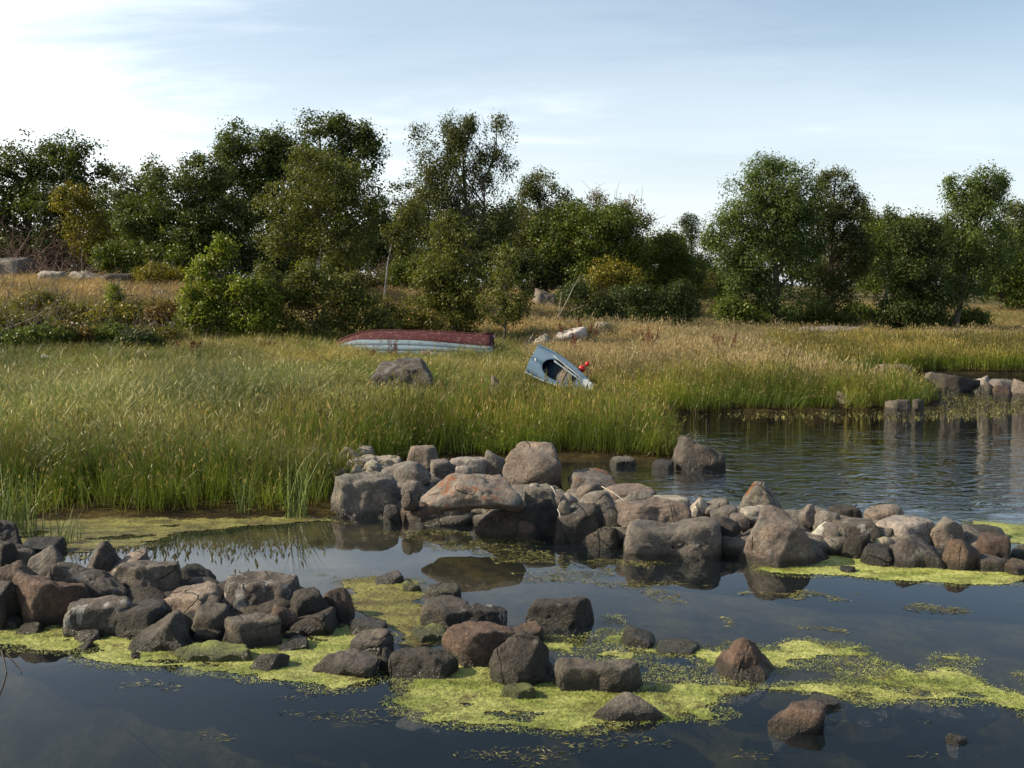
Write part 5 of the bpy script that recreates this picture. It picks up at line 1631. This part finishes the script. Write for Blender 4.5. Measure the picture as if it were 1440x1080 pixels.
tr_o = link('transom', me, M_RED, boat)
sm = tr_o.modifiers.new('thickness', 'SOLIDIFY')
sm.thickness, sm.offset = .035, 0
sk = MB()
sk.tube([(bx_[e] - .35, 0, kz_[e] + .03), (bx_[e] - .1, 0, kz_[e] + .07), (bx_[e] + .03, 0, kz_[e] + .06), (bx_[e] + .035, 0, kz_[e] - .25)], .022, 5)
sk.build('skeg', M_RED, h_bot)
cp = MB()
cp.tube([(bx_[e] + .02, -.05, kz_[e] - .04), (bx_[e] + .05, .05, kz_[e] - .04)], .03, 6)
cp.build('stern_fitting', M_WHITE, tr_o)

# grey blue dinghy lying heeled over in the grass
tc_, bc_ = at(748, 504, 23.1), at(840, 549, 21.2)
ax_ = unit(bc_ - tc_)
wv_ = np.array([-.27, -.04, -.56])
wv_ = unit(wv_ - ax_ * wv_.dot(ax_))
nv_ = unit(-np.cross(ax_, wv_))
LD = float(np.linalg.norm(bc_ - tc_))
mat4 = Matrix(((ax_[0], wv_[0], nv_[0], tc_[0]), (ax_[1], wv_[1], nv_[1], tc_[1]), (ax_[2], wv_[2], nv_[2], tc_[2]), (0, 0, 0, 1)))
ding = bpy.data.objects.new('blue_dinghy', None)
COL.objects.link(ding)
ding.matrix_world = mat4
tag(ding, 'small grey blue dinghy heeled over in the grass with its dark cockpit showing', 'boat', 'boats laid up in the meadow')
T = np.linspace(0, 1, 21)
hb = .34 * (1 - T ** 1.7) + .05 * np.sin(np.pi * T)
hb = np.maximum(hb, .012)
dp = .34 * (1 - .75 * sstep(.65, 1, T))
rows = [[(LD * T[i], hb[i] * math.sin(a), -dp[i] * math.cos(a) ** .7 if abs(a) < 1.57 else 0) for a in np.linspace(-1.5707, 1.5707, 13)] for i in range(21)]
loft(rows, 'hull', M_BLUE, ding, .02)
rows = [[(LD * T[i] + .02, hb[i] * .90 * math.sin(a), -.03 - dp[i] * .82 * max(math.cos(a), 0) ** .7) for a in np.linspace(-1.5707, 1.5707, 13)] for i in range(5, 18)]
loft(rows, 'cockpit_lining', M_INSIDE, ding, .01)
me = bpy.data.meshes.new('transom')
me.from_pydata([rows_ for rows_ in [(0.0, hb[0] * math.sin(a), -dp[0] * max(math.cos(a), 0) ** .7) for a in np.linspace(-1.5707, 1.5707, 13)]], [], [tuple(range(13))])
tro = link('transom', me, M_BLUE, ding)
sm = tro.modifiers.new('thickness', 'SOLIDIFY')
sm.thickness, sm.offset = .03, 0


# deck: everything inside the outline except the oval cockpit opening
def opening(t):
    return (max(0.0, 1 - ((t - .46) / .27) ** 2)) ** .5 * .76


TT = np.linspace(0, 1, 41)
HB = np.interp(TT, T, hb)
for s in (-1, 1):
    rows = []
    for t_, h_ in zip(TT, HB):
        o_ = opening(t_) * h_
        rows.append([(LD * t_, s * (o_ + (h_ - o_) * q), .03 * (1 - (o_ + (h_ - o_) * q) / max(h_, .01)) + .004) for q in (0, .33, .66, 1)])
    dk_ = loft(rows, 'deck', M_BLUE, ding, .012)
    g = MB()
    g.tube([(LD * a, s * (b + .006), .012) for a, b in zip(TT, HB)], .017, 6)
    g.build('gunwale', M_LIGHTBLUE if s > 0 else M_BLUE, ding)
co_ = MB()
ang = np.linspace(0, 2 * math.pi, 41)
co_.tube([(LD * (.46 + .27 * math.cos(a)), math.sin(a) * .76 * np.interp(.46 + .27 * math.cos(a), T, hb), .03) for a in ang], .018, 5, cap=False)
co_.build('coaming', M_BLUE, dk_)
th = MB()
for q in np.linspace(-.06, .06, 4):
    th.tube([(LD * .46 + q, -.28, -.10), (LD * .46 + q, .28, -.10)], .024, 5)
th.build('thwart', M_WOOD, ding)
cl_ = MB()
cl_.tube([(.16, -.03, .05), (.24, .02, .05)], .014, 6)
cl_.tube([(.20, -.005, .02), (.20, -.005, .05)], .014, 6)
cl_.build('cleat', M_WHITE, dk_)
for k_, (a_, b_, lab) in enumerate([(-.25, -.02, 'pale oar lying along the upper gunwale of the dinghy'), (-.15, .02, 'second pale oar lying nearer the dark cockpit opening')]):
    r0 = tc_ + ax_ * (.72 + .1 * k_) + wv_ * (a_ - .02) + nv_ * .06
    r1 = tc_ + ax_ * (LD * .97) + wv_ * (b_) + nv_ * .075
    oar = empty('oar', r0)
    tag(oar, lab, 'oar', 'oars on the dinghy')
    d_ = r1 - r0
    s_ = MB()
    s_.tube([d_ * q for q in (0, .1, .12, .5, .78)], [.022, .022, .018, .018, .014], 7)
    s_.build('shaft', M_LIGHTBLUE, oar)
    bl = MB()
    w_ = unit(wv_) * .06
    bl.add([d_ * .76 - w_ * .3, d_ * .76 + w_ * .3, d_ * .85 + w_, d_ * .85 - w_, d_ + w_ * .9, d_ - w_ * .9, *[q + nv_ * .012 for q in (d_ * .76 - w_ * .3, d_ * .76 + w_ * .3, d_ * .85 + w_, d_ * .85 - w_, d_ + w_ * .9, d_ - w_ * .9)]],
           [(0, 1, 2, 3), (3, 2, 4, 5), (6, 9, 8, 7), (9, 11, 10, 8), (0, 3, 9, 6), (3, 5, 11, 9), (1, 7, 8, 2), (2, 8, 10, 4), (5, 4, 10, 11), (0, 6, 7, 1)])
    bl.build('blade', M_LIGHTBLUE, oar, smooth=False)
for u, v, r_, lab in [(818, 519, .078, 'larger red buoy against the far gunwale of the dinghy'), (826, 512, .054, 'smaller red buoy with a raised neck behind the larger buoy')]:
    c = at(u, v, 22.3)
    by_ = empty('buoy', c)
    tag(by_, lab, 'buoy', 'red buoys by the dinghy')
    bm = bmesh.new()
    bmesh.ops.create_uvsphere(bm, u_segments=18, v_segments=12, radius=r_)
    for vv in bm.verts:
        vv.co.z *= 1.12 if vv.co.z > 0 else 1.0
    me = bpy.data.meshes.new('body')
    bm.to_mesh(me)
    bm.free()
    bo_ = link('body', me, M_BUOY, by_, smooth=True)
    nk = MB()
    d_ = unit((.55, 0, .8))
    nk.tube([d_ * r_ * .9, d_ * r_ * 1.15, d_ * r_ * 1.22], [r_ * .30, r_ * .26, r_ * .28], 10)
    nk.build('neck', M_BUOY, bo_)
    rp = MB()
    g0 = np.array([0, 0, gz(c[0], c[1]) - c[2] - .02])
    rp.tube([np.array([0, 0, -r_ * .9]), np.array([.03, -.02, (g0[2] - r_) * .5]), g0], .012, 5)
    rp.build('rope', M_ROPE, by_)

# ---------------------------------------------------------------- marker posts
for u, v0, v1, Y, rad, lab in [(1391, 505, 521, 30.3, .05, 'white marker post standing in the shallows before the far reeds'), (1342, 464, 473, 40, .05, 'small white post in the pasture below the leaning birch')]:
    b = at(u, v1, Y)
    z0 = min(b[2], gz(b[0], Y)) - .1
    h_ = at(u, v0, Y)[2] - z0
    po = empty('marker_post', (b[0], Y, z0))
    tag(po, lab, 'post', 'white marker posts')
    q = MB()
    q.tube([(0, 0, 0), (0, 0, h_ * .5), (.01, 0, h_)], [rad, rad * .95, rad * .9], 8)
    q.build('shaft', M_WHITE, po)
    q = MB()
    q.tube([(.01, 0, h_ - .07), (.01, 0, h_ + .02)], [rad * 1.35, rad * 1.25], 8)
    q.build('cap', M_WHITE, po)

# ---------------------------------------------------------------- single plants
M_DOCK = simple_mat('rusty_dock_seed', (0.075, 0.022, 0.015), (0.19, 0.055, 0.03), 30, .9)
M_UMBEL = simple_mat('faded_umbel', (0.30, 0.19, 0.13), (0.50, 0.38, 0.29), 25, .9)
M_UMBELW = simple_mat('pale_umbel', (0.45, 0.42, 0.34), (0.66, 0.62, 0.52), 25, .9)
M_STALK = simple_mat('plant_stalk', (0.09, 0.075, 0.03), (0.16, 0.13, 0.05), 15, .8)


def dock(label, u, v0, v1, Y, n, seed, spread=.1):
    r = np.random.default_rng(seed)
    b = at(u, v1, Y)
    z0 = gz(b[0], Y)
    h = at(u, v0, Y)[2] - z0
    o = empty('dock_plant', (b[0], Y, z0))
    tag(o, label, 'plant', 'rusty dock plants')
    st, sd_ = MB(), MB()
    for i in range(n):
        s = np.array([r.normal(0, spread), r.normal(0, .08), -.03])
        e = s * 1.5 + np.array([r.normal(0, .05), 0, h * r.uniform(.75, 1.05)])
        st.tube([s, (s + e) / 2 + r.normal(0, .02, 3), e], [.010, .008, .004], 5)
        for q in range(60):
            tt = r.uniform(.38, 1)
            p = s + (e - s) * tt + r.normal(0, .035 * (1.15 - tt) + .012, 3)
            d = r.normal(0, 1, 3) * .028
            sd_.add([p - d, p + np.cross(unit(d), (0, 0, 1)) * .016, p + d, p - np.cross(unit(d), (0, 0, 1)) * .016 + (0, 0, .01)], [(0, 1, 2, 3)])
    st.build('stem', M_DOCK, o)
    sd_.build('seed_head', M_DOCK, o)


for a in [('cluster of rusty dock stems before the dark sallow bush', 268, 478, 520, 24.5, 7, 1, .14), ('rusty dock plant beneath the dark sallow bush', 372, 476, 500, 26.5, 5, 2), ('short rusty dock at the edge of the sallow shade', 388, 478, 500, 26.6, 4, 22),
          ('tall thin dark dock stalk behind the dinghy cockpit', 803, 462, 505, 26.5, 2, 3, .03), ('dense dark red dock clump by the pale round rock', 822, 448, 486, 31, 8, 4, .22), ('upright red dock stems in the golden grass', 914, 458, 505, 27, 5, 5),
          ('low rusty dock patch in the golden grass below the willow', 1008, 466, 496, 28, 6, 6, .2), ('red dock stem rising before the bramble', 895, 455, 480, 31, 4, 7), ('dark dock stalk before the upturned boat', 556, 470, 512, 25.2, 2, 8, .03), ('low brown dock by the boat bow', 515, 490, 520, 24.9, 4, 9, .12)]:
    dock(*a)


def umbel(label, u, v0, Y, rad, seed, mat):
    r = np.random.default_rng(seed)
    c = at(u, v0, Y)
    z0 = gz(c[0], Y)
    h = c[2] - z0
    o = empty('umbel_plant', (c[0], Y, z0))
    tag(o, label, 'plant', 'seeding umbel plants')
    st = MB()
    st.tube([(0, 0, -.03), (.02, 0, h * .5), (0, 0, h * .85)], [.009, .008, .006], 5)
    hd = MB()
    for i in range(26):
        a, q = r.uniform(0, 6.28), rad * math.sqrt(r.uniform(0, 1))
        e = np.array([q * math.cos(a), q * math.sin(a), h - q * q / rad * .35])
        st.tube([(0, 0, h * .85), e], [.003, .002], 3, cap=False)
        for w in range(5):
            p = e + r.normal(0, .014, 3)
            d = r.normal(0, 1, 3) * .012
            hd.add([p - d, p + (.012, 0, .006), p + d, p + (-.012, .004, 0)], [(0, 1, 2, 3)])
    st.build('stem', M_STALK, o)
    hd.build('flower_head', mat, o)


for a in [('brownish umbel head above the big grey meadow boulder', 600, 494, 24.6, .11, 1, M_UMBEL), ('pink brown umbel over the boulder edge', 596, 508, 23.6, .10, 2, M_UMBEL), ('faded umbel before the blue boat side', 532, 506, 24.4, .09, 3, M_UMBEL), ('smaller faded umbel left of the meadow boulder', 520, 514, 24.2, .07, 4, M_UMBEL),
          ('pale umbel between boulder and boat stern', 629, 505, 24.6, .08, 5, M_UMBELW), ('pinkish umbel beside the dark dock stalk', 552, 495, 25.2, .09, 6, M_UMBEL), ('pale umbel at the foot of the rusty dock cluster', 282, 512, 23.5, .09, 7, M_UMBELW), ('pale umbel left of the rusty dock cluster', 252, 502, 24, .09, 8, M_UMBELW),
          ('cream umbel lowest beside the rusty dock cluster', 258, 524, 22.6, .07, 9, M_UMBELW), ('pale umbel in the meadow under the heath shrubs', 228, 508, 23.6, .08, 10, M_UMBELW), ('cream umbel nearest the photo edge in the meadow', 62, 500, 22.5, .08, 11, M_UMBELW), ('cream umbel in the left meadow between reeds and heath', 195, 522, 22.2, .08, 12, M_UMBELW),
          ('brown umbel in straw grass between boulder and dinghy', 700, 512, 23.5, .08, 13, M_UMBEL)]:
    umbel(*a)

M_SEDGE1 = simple_mat('single_sedge_blade', (0.10, 0.14, 0.03), (0.20, 0.24, 0.07), 6, .4)


def sedge_clump(label, u, v, zb, n, h0, h1, rad, seed):
    r = np.random.default_rng(seed)
    p = on(u, v, zb)
    V, F_ = [], []
    for i in range(n):
        a, q = r.uniform(0, 6.28), rad * math.sqrt(r.uniform(0, 1))
        h = r.uniform(h0, h1)
        vv, ff, _ = blade_tris(np.array([q * math.cos(a), q * math.sin(a), -.05]), h, r.normal(0, .16, 2) * h + np.array([.08, 0]), r.uniform(0, .25), .011, r, 4)
        n0 = len(V)
        V += vv
        F_ += [tuple(x + n0 for x in t3) for t3 in ff]
    o = link('sedge_clump', mesh_np('sedge_clump', np.array(V), np.array(F_), 3), M_SEDGE1, loc=p)
    tag(o, label, 'plant', 'sedge clumps in the shallows')


sedge_clump('tall sedge clump at the photo edge behind the near rocks', 14, 745, .03, 110, .45, .85, .26, 1)
sedge_clump('thin sedge stems between the sedge clump and the peaked rock', 82, 765, 0, 16, .3, .62, .16, 2)
sedge_clump('few short sedge stems by the muddy shallows', 104, 762, 0, 8, .25, .5, .07, 3)
sedge_clump('sedge clump growing in front of the barrier end stones', 418, 728, 0, 46, .6, 1.0, .12, 4)
sedge_clump('green sedge clump hiding the pale long stone', 446, 690, .05, 60, .4, .75, .2, 5)
sedge_clump('narrow sedge tuft standing at the pool edge', 345, 724, 0, 26, .55, .9, .09, 6)

for u0, v0, u1, v1, z, lab in [(775, 684, 782, 697, .5, 'bleached stick leaning on the flat grey barrier stone'), (784, 716, 788, 728, .36, 'short white stick in the gap by the angular dark rock'), (846, 684, 880, 706, .4, 'thin bleached stick lying across the barrier stones')]:
    a, b = on(u0, v0, z), on(u1, v1, z - .02)
    m = MB()
    m.tube(np.array([a - a, (b - a) * .5 + (0, 0, .015), b - a]), [.006, .006, .004], 6)
    tag(m.build('driftwood_stick', M_DEADWOOD, loc=a), lab, 'stick', 'driftwood sticks on the barrier')

m = MB()  # thin dark tubes on the surface stand in for a bare branch's reflection
P = [on(u, v, .006) for u, v in [(2, 915), (6, 930), (9, 945), (5, 962), (-4, 985)]]
m.tube(np.array([p - P[0] for p in P]), [.006, .006, .005, .004, .002], 5)
P2 = [on(u, v, .006) for u, v in [(8, 918), (18, 928), (27, 938), (31, 946)]]
m.tube(np.array([p - P[0] for p in P2]), [.004, .003, .003, .002], 5)
tag(m.build('twig_reflection', M_TWIGREFLECTION, loc=P[0]), 'dark strands modelled as a branch reflection in the blue water below the algae belt', 'twig')
